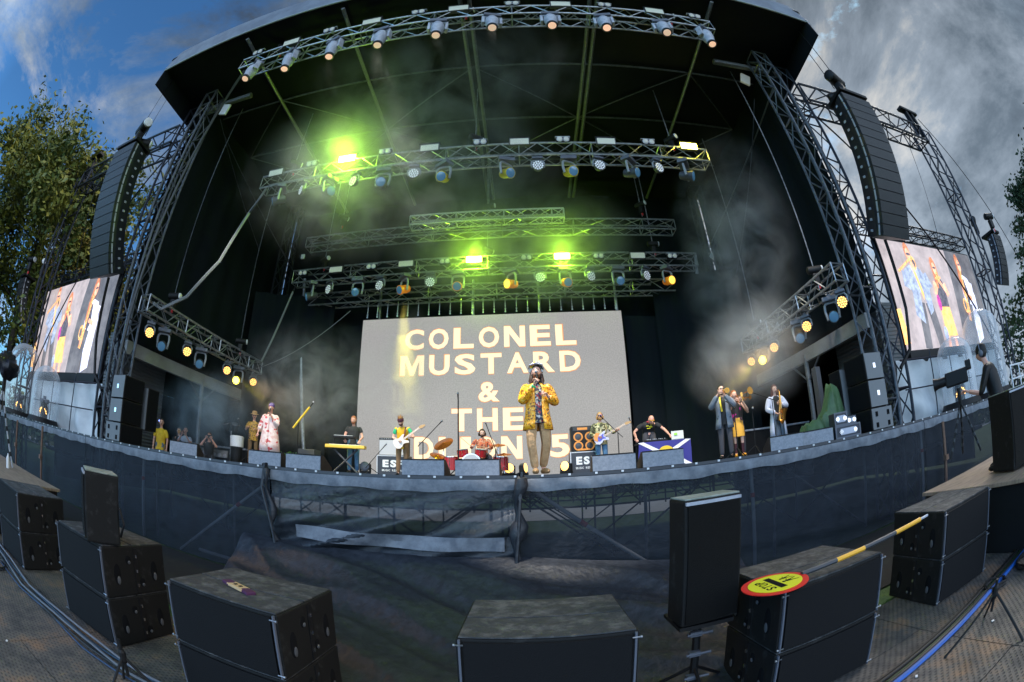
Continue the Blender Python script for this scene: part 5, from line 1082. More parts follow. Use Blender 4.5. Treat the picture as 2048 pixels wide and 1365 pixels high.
def drum(c, ax, r_, d, m=redd, nm='drum'):
    a = V(ax).normalized(); o = MB().lathe(c, a, [(0, r_), (d, r_)], 20).build(nm, m, dr, True, world=False)
    MB().lathe(V(c)+a*(d), a, [(0, r_*1.04), (.02, r_*1.04), (.021, r_*.95)], 20).build('hoop', chrome, o, True); MB().lathe(V(c)+a*(d+.022), a, [(0, r_*.93), (.002, r_*.93)], 20).build('head', mat('drum head', (.5, .5, .5), .5), o)
    mb = MB(); x, y, _ = frame(a)
    for k_ in range(8):
        q = x*math.cos(k_*math.pi/4)+y*math.sin(k_*math.pi/4); mb.tube(V(c)+q*r_*1.03+a*.01, V(c)+q*r_*1.03+a*d, .008, 4)
    mb.build('tension_rod', chrome, o); return o
drum((-.42, 0, .50), (-.1, -.15, 1), .15, .20); drum((.06, 0, .50), (.1, -.15, 1), .15, .20); drum((-.75, -.15, .12), (0, 0, 1), .19, .36); drum((.62, .15, .1), (0, 0, 1), .2, .38); drum((-.16, .1, .30), (0, -1, 0), .27, .36, nm='bass_drum')
for s_ in (-.42, .06): MB().ell((s_, .02, .45), (.155, .155, .06), 16, 8, None, lambda p: V((p.x, p.y, min(p.z, 0)))).build('drum_bowl', blk, dr, True)
cop = mat('copper cymbal', (.62, .20, .04), .25, .9)
for c, r_, ax_ in (((-1.0, .1, .88), .30, (-.4, -.75, 1)), ((-1.12, -.1, .52), .24, (.35, -.4, 1)), ((.55, .2, .83), .22, (.0, -.25, 1)), ((.72, .0, .55), .22, (0, -.2, 1))):
    o = MB().lathe(c, ax_, [(-.004, r_), (.006, r_*.9), (.03, r_*.25), (.045, .03)], 24).build('cymbal', cop, dr, True)
    MB().tube(V(c)-V((0, 0, .02)), (c[0], c[1], .02), .012, 6).build('cymbal_stand', chrome, dr, True)
    mb = MB()
    for k_ in range(3): mb.tube((c[0], c[1], .25), (c[0]+.2*math.cos(k_*2.1), c[1]+.2*math.sin(k_*2.1), .01), .01, 5)
    mb.build('stand_leg', chrome, dr)
for s_, a, b_ in ((-1, (-.27, -.1, .86), (-.48, .0, 1.12)), (1, (.23, -.1, .80), (.02, -.18, .80))):
    pass
tag(MB().tube((-.42, 12.42, 2.85), (-.72, 12.22, 3.12), .008, 5).build('drum_stick', mat('wood stick', (.6, .4, .2), .5)), 'wooden drum stick raised in the left of the picture by the drummer', 'drum stick', 'drum sticks')
tag(MB().tube((.05, 12.42, 2.79), (-.22, 12.2, 2.83), .008, 5).build('drum_stick', mat('wood stick')), 'wooden drum stick lowered onto the drum by the drummer', 'drum stick', 'drum sticks')
# DJ and table
def ex_dj(t, P_, H, HR): 
    MB().path([P_['nk']+V((-.07, -.04, .02)), P_['nk']+V((0, -.09, -.02)), P_['nk']+V((.07, -.04, .02))], .025, 6).build('neck_cloth', mat('pink neckerchief', (.7, .05, .12), .6), t, True)
    mb = MB(); mb.use(mat('yellow print', (.7, .65, .03), .6)); c = P_['ch']+V((0, -.16, -.05))
    for q in ((-.05, .03, .07, .02), (.04, .0, .09, .03), (-.02, -.04, .1, .02), (.05, .05, .05, .02)): mb.bbox(c+V((q[0], -.0, q[1])), (q[2], .02, q[3]), .006, (.5, 0, .2))
    mb.build('shirt_print', None, t, True)
person('bald bearded man in a black t-shirt leaning over the flag draped table', (4.62, 12.2, DZ), R(-10),
       dict(pel=(0, .12, .93), sp=(0, .08, 1.06), ch=(0, -.05, 1.17), nk=(.02, -.16, 1.25), hd=(.06, -.25, 1.31), shR=(-.21, -.08, 1.20), shL=(.22, -.08, 1.20), elR=(-.42, -.12, 1.02), wrR=(-.38, -.33, .84), elL=(.43, -.12, 1.02), wrL=(.52, -.32, .86)), 1.04, skinR, None, 'short', (R(32), 0, R(20)), [(s_, a*1.15, b_*1.1) for s_, a, b_ in SHIRT], mat('black t-shirt'), .3, dje, .09, blk, (.4, .4), ((0, 0, -1), (0, 0, -1)), mat('grey beard', (.30, .16, .12), .7), glasses=yel, extra=ex_dj)
tb = thing('table', 'low table hidden under the blue and white flag cloth', 'table', (4.75, 11.55, DZ)); MB().bbox((0, 0, .67), (1.35, .6, .04), .01).build('tabletop', blk, tb)
for a in (-.6, .6):
    for b_ in (-.25, .25): MB().tube((a, b_, 0), (a, b_, .66), .018, 6).build('leg', blk, tb)
fl = thing('flag_cloth', 'blue cloth with white diagonal cross and yellow disc draped over the table front', 'flag', (4.75, 11.2, DZ))
vs = []; f = []
for j in range(15):
    for i in range(41):
        u, v = i/40, j/14; vs.append((-.74+1.48*u+(.06*(v-.5) if u < .2 else 0), .02*math.sin(u*22+v*2)*(1-v)-.03, .02+.67*v))
for j in range(14):
    for i in range(40): f.append((j*41+i, j*41+i+1, (j+1)*41+i+1, (j+1)*41+i))
MB().add(vs, f).build('blue_field', mat('flag blue', (.03, .03, .22), .7), fl, True)
def flagpiece(pts_, m_, nm, lift=.012):
    # pts in (u,v), subdivided quads following the cloth
    mb = MB(); (a, b_, c, d_) = [V((*q, 0)) for q in pts_]; n_ = 14; vs = []; f = []
    for i in range(n_+1):
        for e_, g2 in ((a, b_), (d_, c)):
            q = e_+(g2-e_)*i/n_; vs.append((-.74+1.48*q.x, .02*math.sin(q.x*22+q.y*2)*(1-q.y)-.03-lift, .02+.67*q.y))
    for i in range(n_): f.append((i*2, i*2+1, i*2+3, i*2+2))
    mb.add(vs, f).build(nm, m_, fl, True)
flagpiece([(.0, .98), (.47, .40), (.53, .50), (.10, 1.0)], white, 'white_stripe'); flagpiece([(.0, .02), (.42, .55), (.50, .46), (.12, 0)], white, 'white_stripe'); flagpiece([(1, .98), (.53, .40), (.47, .50), (.90, 1.0)], white, 'white_stripe'); flagpiece([(1, .02), (.58, .55), (.5, .46), (.88, 0)], white, 'white_stripe')
MB().add([(.02+.2*math.cos(t_)*1.15, -.058, .36+.2*math.sin(t_)) for t_ in [2*math.pi*i/24 for i in range(24)]], [tuple(range(24))]).build('yellow_disc', mat('flag yellow', (.7, .48, .03), .7), fl)
lp = thing('laptop', 'open grey laptop with green stickers at the right end of the flag table', 'laptop', (5.22, 11.5, DZ+.70), R(-12)); MB().bbox((0, 0, .01), (.34, .24, .018), .004).build('base', grey, lp); MB().bbox((0, -.11, .13), (.34, .012, .23), .004, (R(-10), 0, 0)).build('lid', mat('pale laptop lid', (.5, .52, .5), .4), lp); MB().box((-.05, -.135, .16), (.09, .006, .06), (R(-10), 0, 0)).build('sticker', mat('green sticker', (.25, .6, .05), .5), lp)
dk_ = thing('mixer', 'small black mixing desk on the flag table', 'mixer', (4.6, 11.5, DZ+.70)); MB().bbox((0, 0, .035), (.6, .3, .06), .01, (R(6), 0, 0)).build('case', blk, dk_); mb = MB()
for i in range(10): mb.lathe((-.25+i*.055, -.05+.04*(i % 3), .065), (0, 0, 1), [(0, .014), (.02, .012)], 8)
mb.build('knob', grey, dk_)
# amplifiers on cases
def case(label, c, d, txt=None):
    t = thing('flight_case', label, 'case', c); w, dp, h = d; MB().bbox((0, 0, h/2), (w, dp, h), .015).build('panel', mat('dark case panel', (.03, .035, .05), .5), t)
    mb = MB()
    for x_ in (-1, 1):
        for z_ in (0, 1): mb.box((0, -dp/2-.004, z_*h+(.012 if not z_ else -.012)), (w, .012, .03))
        mb.box((x_*(w/2-.012), -dp/2-.004, h/2), (.03, .014, h-.03))
    mb.build('edge_profile', chrome if txt is None else mat('pale edging', (.5, .52, .58), .4), t)
    if txt:
        M_ = Matrix.Translation((0, 0, 0)); o = letters(txt[0], -w*.33, w*.42, h*.42, h*.78, -dp/2-.012, white, None, 'lettering', .05); o.parent = t
        o = letters(txt[1], -w*.33, w*.42, h*.22, h*.32, -dp/2-.012, white, None, 'small_lettering', .01); o.parent = t
    return t
case('flight case lettered ESP under the pale guitar amplifier', (-2.83, 13.0, DZ), (.98, .5, .62), ('ESP', 'MUSIC RENTALS')); case('flight case lettered ESP under the tall bass amplifier', (2.85, 13.2, DZ), (.88, .5, .66), ('ESP', 'MUSIC RENTALS'))
a_ = thing('guitar_amplifier', 'pale guitar amplifier with black control strip on the left flight case', 'amplifier', (-2.83, 13.0, DZ+.625)); MB().bbox((0, 0, .27), (.9, .36, .53), .02).build('cabinet', blk, a_); MB().box((0, -.185, .24), (.86, .016, .45)).build('grille', mat('pale amp cloth', (.50, .50, .54), .7), a_); mb = MB()
for i in range(14): mb.lathe((-.38+i*.058, -.18, .50), (0, -1, 0), [(0, .014), (.02, .012)], 8)
mb.build('knob', alu, a_)
a_ = thing('bass_amplifier', 'tall black bass amplifier with orange speaker rings on the right flight case', 'amplifier', (2.83, 13.2, DZ+.665)); MB().bbox((0, 0, .38), (.74, .42, .77), .03).build('cabinet', blk, a_); orr = mat('orange speaker ring', (.75, .28, .05), .5); mb = MB()
MB().box((.0, -.215, .68), (.62, .016, .12)).build('head_panel', mat('dark panel', (.03, .03, .03), .4), a_); MB().box((-.03, -.228, .68), (.30, .012, .07)).build('orange_panel', orr, a_)
for x_ in (-.16, .18):
    for z_ in (.44, .17): 
        o = MB().lathe((x_, -.218, z_), (0, -1, 0), [(0, .14), (.01, .14), (.012, .10), (0, .10)], 20).build('speaker_ring', orr, a_, True); MB().lathe((x_, -.219, z_), (0, -1, 0), [(0, .095), (.012, .04)], 16).build('speaker_cone', char, o, True)
MB().box((.0, -.228, .06), (.36, .010, .05)).build('orange_badge', orr, a_)
# microphone stands
def mstand(label, x, y, top, boom=None, z=DZ, m=blk):
    t = thing('microphone_stand', label, 'stand', (x, y, z)); MB().tube((0, 0, .02), (0, 0, top), .014, 6).build('pole', m, t)
    for a in range(3): MB().tube((0, 0, .22), (.3*math.cos(a*2.1+.4), .3*math.sin(a*2.1+.4), .012), .012, 5).build('leg', m, t)
    e_ = V((0, 0, top))
    if boom: b0 = V((0, 0, top))-V(boom)*.35; e_ = V((0, 0, top))+V(boom); MB().tube(b0, e_, .011, 6).build('boom', m, t)
    mic(t, e_, e_+((V(boom).normalized() if boom else V((0, -.3, 1))))*.13); return t
mstand('very tall straight microphone stand left of the drummer', -.26, 9.2, 1.62); mstand('microphone stand with long boom pointing up right, in front of the pale amplifier', -1.55, 11.4, .95, (.42, -.05, .42))
mstand('microphone stand with boom leaning down over the right side of the drum kit', .32, 11.9, .75, (-.22, .1, .62)); mstand('microphone stand with boom at the mouth of the bass player', 3.72, 12.25, 1.1, (-.38, .1, .43)); mstand('low microphone stand with boom pointing at the pale amplifier', -3.3, 12.1, .35, (.36, .1, .45))
mstand('microphone stand behind the flag table', 4.3, 12.5, 1.1, (-.12, 0, .3)); mstand('microphone stand in front of the horn player in the grey jacket', 5.9, 9.2, 1.15, (-.05, .1, .1)); mstand('microphone stand between horn players and saxophonist with boom to the left', 7.45, 9.9, 1.35, (-.5, .1, .22)); mstand('microphone stand beside the percussion drums', -7.15, 11.2, .9, (-.3, 0, .35))
mstand('short microphone stand in front of the yellow skirt', 6.45, 9.3, .95)
ms2 = mstand('microphone stand with a yellow rod shaped boom left of the keyboard player', -4.9, 10.6, 1.30, (.35, 0, .42)); MB().tube((-.16, -.01, 1.12), (.34, -.01, 1.70), .028, 6).build('yellow_rod', mat('yellow stick', (.85, .6, .05), .4), ms2)  # thicker yellow rod laid along the boom
# wind players
GJ = [(-.75, .22, .155), (-.3, .205, .15), (0, .19, .14), (.6, .178, .13), (1.2, .180, .132), (1.9, .196, .138), (2.4, .186, .122), (2.72, .145, .095), (2.93, .085, .072)]
brass = mat('brass', (.85, .42, .10), .22, .95); 
def ex_tr(t, P_, H, HR): MB().path([P_['nk']+V((-.05, -.09, 0)), P_['ch']+V((-.05, -.15, 0)), P_['sp']+V((-.03, -.16, .0))], .022, 6).build('scarf', mat('yellow scarf', (.75, .55, .02), .6), t, True)
t, P_, H, _ = person('horn player in a grey jacket with yellow scarf and dark glasses', (5.95, 9.9, DZ), R(-28),
       dict(elR=(-.30, -.20, 1.22), wrR=(-.06, -.36, 1.52), elL=(.28, -.20, 1.20), wrL=(.06, -.40, 1.50)), 1.03, skinA, hk, 'short', (R(-6), 0, R(22)), SHIRT, blk, .9, dje, .092, blk, (1.1, 1.1), ((.5, -.3, .6), (-.5, -.3, .6)), hk, (GJ, mat('grey jacket', (.20, .23, .28), .7, var=((.15, .18, .22), 8, .4, .6)), .35, .95), glasses=shd, extra=ex_tr)
def horn(t, a, d, label, nm='trumpet', ln=.5, bell=.065, slide=False):
    g_ = thing(nm, label, 'horn', (0, 0, 0), 0, 'horns'); place_local(g_, t, label, 'horns'); a = V(a); d = V(d).normalized(); x, y, _ = frame(d)
    MB().tube(a, a+d*ln*.7, .009, 7).build('lead_pipe', brass, g_, True); MB().lathe(a+d*ln*.55, d, [(0, .01), (ln*.25, .014), (ln*.36, .025), (ln*.42, bell*.7), (ln*.45, bell)], 16).build('bell', brass, g_, True)
    mb = MB(); mb.path([a+d*ln*.7, a+d*ln*.78-y*.02, a+d*ln*.7-y*.05*(2 if slide else 1), a+d*ln*.2-y*.05*(2 if slide else 1), a+d*ln*.12-y*.02, a+d*ln*.2], .009, 6)
    for k_ in range(3): mb.tube(a+d*ln*(.36+.05*k_)-y*.06, a+d*ln*(.36+.05*k_)+y*.05, .013, 7)
    mb.build('valves', brass, g_, True); return g_
horn(t, V((0.0, -.12, 1.585)), (.35, -1, -.12), 'brass trumpet played by the man in the grey jacket')
t, P_, H, _ = person('horn player in a black top and yellow skirt behind the grey jacket', (6.45, 10.2, DZ), R(-12),
       dict(elR=(-.27, -.18, 1.16), wrR=(-.08, -.34, 1.44), elL=(.30, -.18, 1.18), wrL=(.10, -.38, 1.44), knR=(-.08, -.02, .5), anR=(-.08, .02, .09), toR=(-.10, -.12, .04)), .97, skinA, hr_, 'long', (R(-4), 0, R(10)), SLIM, vormat('black and magenta print', [(.01, .01, .012), (.012, .012, .014), (.35, .01, .2), (.01, .01, .012), (.012, .01, .012)], 14), .02, mat('maroon tights', (.06, .01, .02), .6), .062, mat('orange shoe', (.8, .35, .03), .5), (1.1, 1.1), ((.5, -.3, .6), (-.5, -.3, .6)), skirt=([(-1.35, .20, .15), (-.6, .19, .145), (0, .165, .125), (.45, .145, .11)], mat('yellow skirt', (.82, .42, .05), .7), 'skirt'))
g_ = horn(t, V((0.02, -.12, 1.58)), (.45, -1, .05), 'large brass horn with wide bell held high by the woman in the yellow skirt', 'trombone', .62, .10, True)
sp2, _, H2, _ = person('horn player half hidden behind the other two, wearing black', (6.75, 10.7, DZ), R(-20), dict(elR=(-.27, -.18, 1.16), wrR=(-.06, -.34, 1.44), elL=(.30, -.18, 1.18), wrL=(.08, -.38, 1.44)), .97, skinA, hk, 'short', (0, 0, R(10)), SHIRT, mat('black t-shirt'), .3, dje, .085, blk, (1.1, 1.1), ((.5, -.3, .6), (-.5, -.3, .6)))
horn(sp2, V((0.02, -.12, 1.58)), (.9, -1, -.1), 'brass trumpet pointing right, played by the player in black')
WC = [(-1.9, .25, .17), (-1.2, .235, .165), (-.5, .21, .15), (0, .185, .135), (.6, .17, .125), (1.2, .172, .126), (1.9, .18, .13), (2.4, .17, .115), (2.72, .13, .09), (2.93, .08, .07)]
t, P_, H, _ = person('saxophonist with very long auburn hair in a white open coat', (7.75, 10.2, DZ), R(-12),
       dict(elR=(-.30, -.06, 1.12), wrR=(-.10, -.26, .98), elL=(.31, -.06, 1.15), wrL=(.05, -.24, 1.24)), 1.0, skinA, hrd, 'verylong', (R(8), 0, R(6)), SLIM, mat('black t-shirt'), .9, mat('blue grey trousers', (.10, .13, .17), .8), .075, blk, (1.1, 1.1), ((.6, 0, .3), (-.6, 0, .3)), coat=(WC, mat('white coat', (.68, .70, .82), .7), .62, .95))
g_ = thing('saxophone', 'x', 'saxophone', (0, 0, 0)); place_local(g_, t, 'golden saxophone played by the long haired woman in the white coat')
pts = [(.01, -.13, 1.56), (.04, -.22, 1.58), (.05, -.27, 1.53), (.03, -.28, 1.30), (-.01, -.28, 1.0), (-.03, -.29, .80), (-.0, -.36, .72), (.04, -.40, .80), (.06, -.40, .95), (.07, -.42, 1.06)]
MB().path(pts, rs=[.01, .013, .016, .025, .036, .045, .05, .052, .062, .105], n=12).build('tube', brass, g_, True); MB().lathe((.072, -.424, 1.062), (.1, -.15, .9), [(0, .09), (.004, .09)], 14).build('bell_mouth', mat('shaded brass', (.25, .10, .02), .4, .8), g_)  # darker disc paints the shade inside the bell
mb = MB()
for k_ in range(12): mb.lathe((.03-.004*k_, -.315-.006*(k_ > 6), 1.42-k_*.048), (0, -1, 0), [(0, .022), (.012, .02)], 8)
mb.tube((.06, -.30, 1.4), (.02, -.31, .85), .006, 5); mb.build('keys', brass, g_, True)
# woman singer in kaftan
KF = [(-2.75, .33, .22), (-1.8, .31, .21), (-1.0, .29, .20), (-.4, .26, .18), (0, .24, .17), (.6, .22, .16), (1.2, .22, .155), (1.9, .23, .15), (2.4, .215, .13), (2.72, .14, .10), (2.93, .075, .07)]
def ex_w(t, P_, H, HR): mic(t, P_['wrL']+V((-.02, -.04, -.03)), H(.01, -.12, -.055)); MB().ell(H(0, .01, .055), (.094, .105, .098), 16, 10, HR, lambda p: V((p.x, p.y, max(p.z, -.03)))).build('turban', mat('purple head wrap', (.10, .05, .22), .7, var=((.5, .5, .55), 8, .5, .6)), t, True)
person('woman singer in a pale pink printed kaftan with purple head wrap and microphone', (-6.05, 10.9, DZ), R(20),
       dict(elR=(-.30, .0, 1.12), wrR=(-.34, -.12, .90), elL=(.24, -.12, 1.16), wrL=(.04, -.22, 1.42)), 1.03, skinR, hk, 'short', (R(-6), 0, R(-4)), None, None, 1, pkd, .12, white, (.4, 1.1), ((0, -1, 0), (-.5, -.3, .5)), coat=([(s_, a, b_) for s_, a, b_ in KF if s_ > -1.9], pkd, .0001, .8), extra=ex_w)
# percussionist with bongos and conga
def ex_hat(m_, brim=.15):
    def f_(t, P_, H, HR): MB().lathe(H(0, .005, .055), HR @ V((0, -.1, 1)), [(0, brim), (.012, brim*.98), (.02, .095), (.10, .085), (.115, .05)], 18).build('hat', m_, t, True)
    return f_
person('percussionist with straw hat and sunglasses in a mustard leopard print shirt', (-7.75, 12.4, DZ), R(34),
       dict(elR=(-.28, -.12, 1.14), wrR=(-.20, -.36, 1.22), elL=(.28, -.12, 1.14), wrL=(.08, -.38, 1.18)), 1.0, skinR, hb, 'short', (R(4), 0, R(6)), [(s_, a*1.1, b_*1.1) for s_, a, b_ in SHIRT], leop, .42, mat('brown trousers'), .09, blk, (.6, .6), ((0, -.3, -1), (0, -.3, -1)), None, None, None, False, shd, None, ex_hat(mat('straw hat', (.50, .30, .12), .7)))
bo = thing('bongo_drums', 'pair of black and chrome bongo drums on a stand beside the percussionist', 'drums', (-8.05, 11.5, DZ), R(20))
for s_ in (-1, 1):
    o = MB().lathe((s_*.14, 0, 1.0), (s_*.15, -.35, 1), [(0, .10), (.1, .13), (.24, .14)], 16).build('drum', blk, bo, True)
    MB().lathe(V((s_*.14, 0, 1.0))+V((s_*.15, -.35, 1)).normalized()*.225, (s_*.15, -.35, 1), [(0, .148), (.03, .15)], 16).build('rim', chrome, o, True)
MB().tube((0, 0, .02), (0, 0, 1.0), .02, 6).build('stand', alu, bo)
for a in range(3): MB().tube((0, 0, .3), (.3*math.cos(a*2.1), .3*math.sin(a*2.1), .01), .014, 5).build('leg', alu, bo)
co = thing('conga_drum', 'white topped conga drum on a black lower shell beside the percussionist', 'drum', (-7.7, 11.4, DZ)); MB().lathe((0, 0, .02), (0, 0, 1), [(0, .15), (.2, .19), (.48, .21)], 18).build('lower_shell', blk, co, True); MB().lathe((0, 0, .51), (0, 0, 1), [(0, .23), (.32, .24), (.34, .2)], 18).build('upper_shell', white, co, True)
# people in the left wing
LZ = 1.17
person('stagehand in a yellow t-shirt standing in the dark left wing opening', (-9.6, 9.6, LZ), R(28), dict(elR=(-.25, .02, 1.13), wrR=(-.24, -.08, .86)), 1.0, skinR, hk, 'short', (0, 0, R(20)), [(s_, a*1.1, b_*1.05) for s_, a, b_ in SHIRT], mat('yellow t-shirt'), .42, mat('grey jeans', (.16, .19, .24), .8), .09)
person('dark haired woman in black standing behind the yellow t-shirt man', (-10.15, 11.0, LZ), R(30), {}, .95, skinA, hk, 'long', (0, 0, 0), SLIM, mat('black t-shirt'), .3, dje, .085)
t, P_, H, _ = person('man in white and blue playing a wind instrument in the left wing', (-9.7, 10.9, LZ), R(35), dict(elR=(-.28, -.15, 1.18), wrR=(-.08, -.33, 1.48), elL=(.28, -.15, 1.18), wrL=(.08, -.35, 1.46)), .97, skinR, hk, 'short', (0, 0, 0), SHIRT, mat('white blue shirt', (.45, .5, .65), .7), .3, dje, .085)
horn(t, V((0, -.12, 1.58)), (-.3, -1, -.1), 'small brass trumpet raised in the dark left wing', 'trumpet')
def ex_cam(t, P_, H, HR): MB().bbox(H(0, -.16, .0), (.15, .10, .10), .015).build('camera', blk, t); 
person('crouching photographer in black aiming a camera in the left wing', (-8.25, 10.6, DZ-.42), R(38), dict(pel=(0, .1, .48), sp=(0, .06, .64), ch=(0, 0, .82), nk=(0, -.04, .95), hd=(0, -.09, 1.10), shR=(-.19, -.02, .90), shL=(.19, -.02, .90), elR=(-.27, -.20, .80), wrR=(-.10, -.33, 1.02), elL=(.27, -.20, .80), wrL=(.10, -.33, 1.02),
       hpR=(-.1, .1, .46), hpL=(.1, .1, .46), knR=(-.16, -.28, .46), knL=(.16, -.2, .10), anR=(-.16, -.2, .09), anL=(.14, .2, .09), toR=(-.18, -.34, .04), toL=(.14, .10, .04)), 1.0, skinR, hb, 'short', (0, 0, 0), SHIRT, mat('black t-shirt'), .3, dje, .09, extra=ex_cam)
person('seated man far back in the left wing, only his head and shoulders showing', (-9.3, 12.0, LZ-.25), R(30), {}, .9, skinA, hk, 'short', (0, 0, 0), SHIRT, mat('black t-shirt'), .3, dje, .09)
# camera operator on the right platform and his camera
def ex_op(t, P_, H, HR):
    MB().ell(H(0, .01, .035), (.092, .105, .105), 16, 10, HR, lambda p: V((p.x, p.y, max(p.z, -.03)))).build('cap', blk, t, True); mb = MB()
    for s_ in (-1, 1): mb.ell(H(s_*.09, 0, -.01), (.03, .045, .05), 12, 8, HR)
    mb.path([H(.095, 0, .03), H(.07, 0, .13), H(0, 0, .165), H(-.07, 0, .13), H(-.095, 0, .03)], .012, 6); mb.build('headset', dgrey, t, True)
    MB().lathe(P_['wrR']-(P_['wrR']-P_['elR']).normalized()*.04, (P_['wrR']-P_['elR']), [(0, .036), (.025, .036)], 10).build('wristband', mat('green wristband'), t, True)
person('camera operator in black cap and headset seen from behind on the right platform', (7.6, 3.2, .90), R(-158),
       dict(pel=(0, .05, .95), sp=(0, .02, 1.12), ch=(0, -.03, 1.31), nk=(0, -.07, 1.45), hd=(0, -.12, 1.61), shR=(-.21, -.04, 1.39), shL=(.21, -.04, 1.39), elL=(.34, -.20, 1.08), wrL=(.30, -.42, 1.16), elR=(-.36, .0, 1.08), wrR=(-.26, .02, .94)), 1.03, skinR, hk, 'short', (R(6), 0, 0), [(s_, a*1.15, b_*1.15) for s_, a, b_ in SHIRT], blk, .6, dje, .095, blk, (1, .6), extra=ex_op)
def tvcam(label, c, rz, cover=False, size=1.):
    t = thing('television_camera', label, 'camera', c, rz)
    if cover: 
        random.seed(3); MB().ell((0, 0, .0), (.26, .42, .24), 20, 14, None, lambda p: p*(1+.18*math.sin(p.x*21+p.z*17)+.10*math.sin(p.y*33))).build('rain_cover', mat('black rain cover', (.015, .02, .035), .4, bump=(14, .8)), t, True)
    else:
        MB().bbox((0, 0, 0), (.20, .55, .28), .03).build('camera_body', blk, t); MB().lathe((0, -.27, 0), (0, -1, 0), [(0, .09), (.2, .10), (.3, .13)], 14).build('lens', blk, t, True); MB().bbox((.0, .32, .16), (.22, .14, .18), .02).build('viewfinder', blk, t)
    MB().tube((0, 0, -.2), (0, 0, -.5), .045, 8).build('head', blk, t)
    h = c[2]-.9
    for a in range(3):
        e_ = V((.42*math.cos(a*2.09+1.2), .42*math.sin(a*2.09+1.2), -h+.01)); s_ = V((0, 0, -.45))
        lg = MB().tube(s_, e_, .022, 6).build('leg', grey if cover else blk, t, True)
        mb = MB()
        for q in range(1, 6): mb.tube(s_+(e_-s_)*(q*.16), s_+(e_-s_)*(q*.16+.06), .027, 6)
        mb.build('leg_band', blk if cover else char, lg)
    return t
tvcam('black rain covered camera on a silver tripod at the left edge', (-8.4, 3.15, 2.78), R(-140), True)
tvcam('black television camera on a tripod in front of the camera operator', (7.42, 3.85, 2.36), R(-150)).scale = (.78,)*3
tag(MB().lathe((-7.9, 3.25, .90), (0, 0, 1), [(0, .04), (.2, .042), (.24, .02), (.27, .018)], 12).build('bottle', white, None, True), 'white bottle standing on the left camera platform', 'bottle')
# floor lamps on the stage
gl = thing('floor_lamp', 'x', 'stage lamp', (0, 0, -50)); MB().bbox((0, .02, .06), (.30, .24, .12), .02).build('base', blk, gl); mb = MB()
for s_ in (-1, 1): mb.bbox((s_*.16, .02, .2), (.04, .12, .26), .012)
mb.build('yoke', blk, gl); MB().lathe((0, .12, .24), (0, -1, .1), [(0, .08), (.05, .14), (.18, .15)], 16).build('head', char, gl, True); MB().lathe((0, -.06, .258), (0, -1, .1), [(0, .14), (.015, .12), (.02, .04)], 16).build('lens', warm, gl, True)
P_f = Proto(gl)
for i, (p, w) in enumerate((((.63, 12.9, DZ), 'right of the drum kit in front of the screen'), ((2.25, 12.7, DZ), 'beside the bass amplifier case'), ((1.05, 12.9, DZ), 'just behind the legs of the main singer'))): P_f.put(p, (0, 0, R((0, -40, 70)[i])), 'round warm floor lamp ' + w, 'warm floor lamps')
g2 = dup(gl, (-3.72, 12.8, DZ), (0, 0, 0), 'unlit round floor lamp left of the pale amplifier', 'floor lamps'); [c for c in g2.children if c.name.startswith('lens')][0].data = P_w.r.children[0].data.copy() if False else [c for c in g2.children if c.name.startswith('lens')][0].data.copy(); [c for c in g2.children if c.name.startswith('lens')][0].data.materials[0] = dgrey
# wing domes
plas = bpy.data.materials.new('clear inflated plastic'); plas.use_nodes = True; n = plas.node_tree.nodes; l = plas.node_tree.links; b = n['Principled BSDF']; b.inputs['Base Color'].default_value = (.8, .85, .9, 1); b.inputs['Roughness'].default_value = .12
tr = n.new('ShaderNodeBsdfTransparent'); ms = n.new('ShaderNodeMixShader'); fz = n.new('ShaderNodeLayerWeight'); fz.inputs[0].default_value = .35; mr = n.new('ShaderNodeMapRange'); mr.inputs['To Min'].default_value = .12; mr.inputs['To Max'].default_value = .75
l.new(fz.outputs['Facing'], mr.inputs[0]); l.new(mr.outputs[0], ms.inputs[0]); l.new(tr.outputs[0], ms.inputs[1]); l.new(b.outputs[0], ms.inputs[2]); l.new(ms.outputs[0], n['Material Output'].inputs[0])
for s, x_, h, r_, w in ((-1, 14.2, 1.75, .62, 'nearer'), (-1, 17.3, 2.6, .8, 'farther'), (1, 12.7, 1.75, .62, 'nearer'), (1, 15.1, 2.55, .75, 'farther')):
    nm = 'left' if s < 0 else 'right'
    t = thing('clear_dome', f'tall clear plastic dome on the {nm} wing, the {w} one', 'dome', (s*x_, 7.05, DZ), 0, 'clear domes'); vs = []
    prof = [(0, r_), (.02, r_)]+[(h*q/8, r_*(1+.012*math.sin(q*3))) for q in range(1, 6)]+[(h-r_*.9+r_*.9*math.sin(a), r_*math.cos(a)) for a in [R(10*k_) for k_ in range(0, 9)]]
    MB().lathe((0, 0, .15), (0, 0, 1), [p for p in prof if p[0] <= h], 24).build('shell', plas, t, True); MB().lathe((0, 0, 0), (0, 0, 1), [(0, r_+.08), (.16, r_+.02)], 24).build('base_ring', blk, t, True)
    lamp = dup(P_wl.r, (s*x_, 7.05, DZ+.80), (R(8), 0, R(-s*35)), f'amber lamp standing inside the {w} clear dome on the {nm} wing', 'dome lamps', 1.25)
    tag(MB().bbox((s*x_, 7.08, DZ+.43), (.26, .26, .66), .03).build('lamp_foot', blk), f'black foot under the lamp in the {w} clear dome on the {nm} wing', 'stand', 'lamp feet')
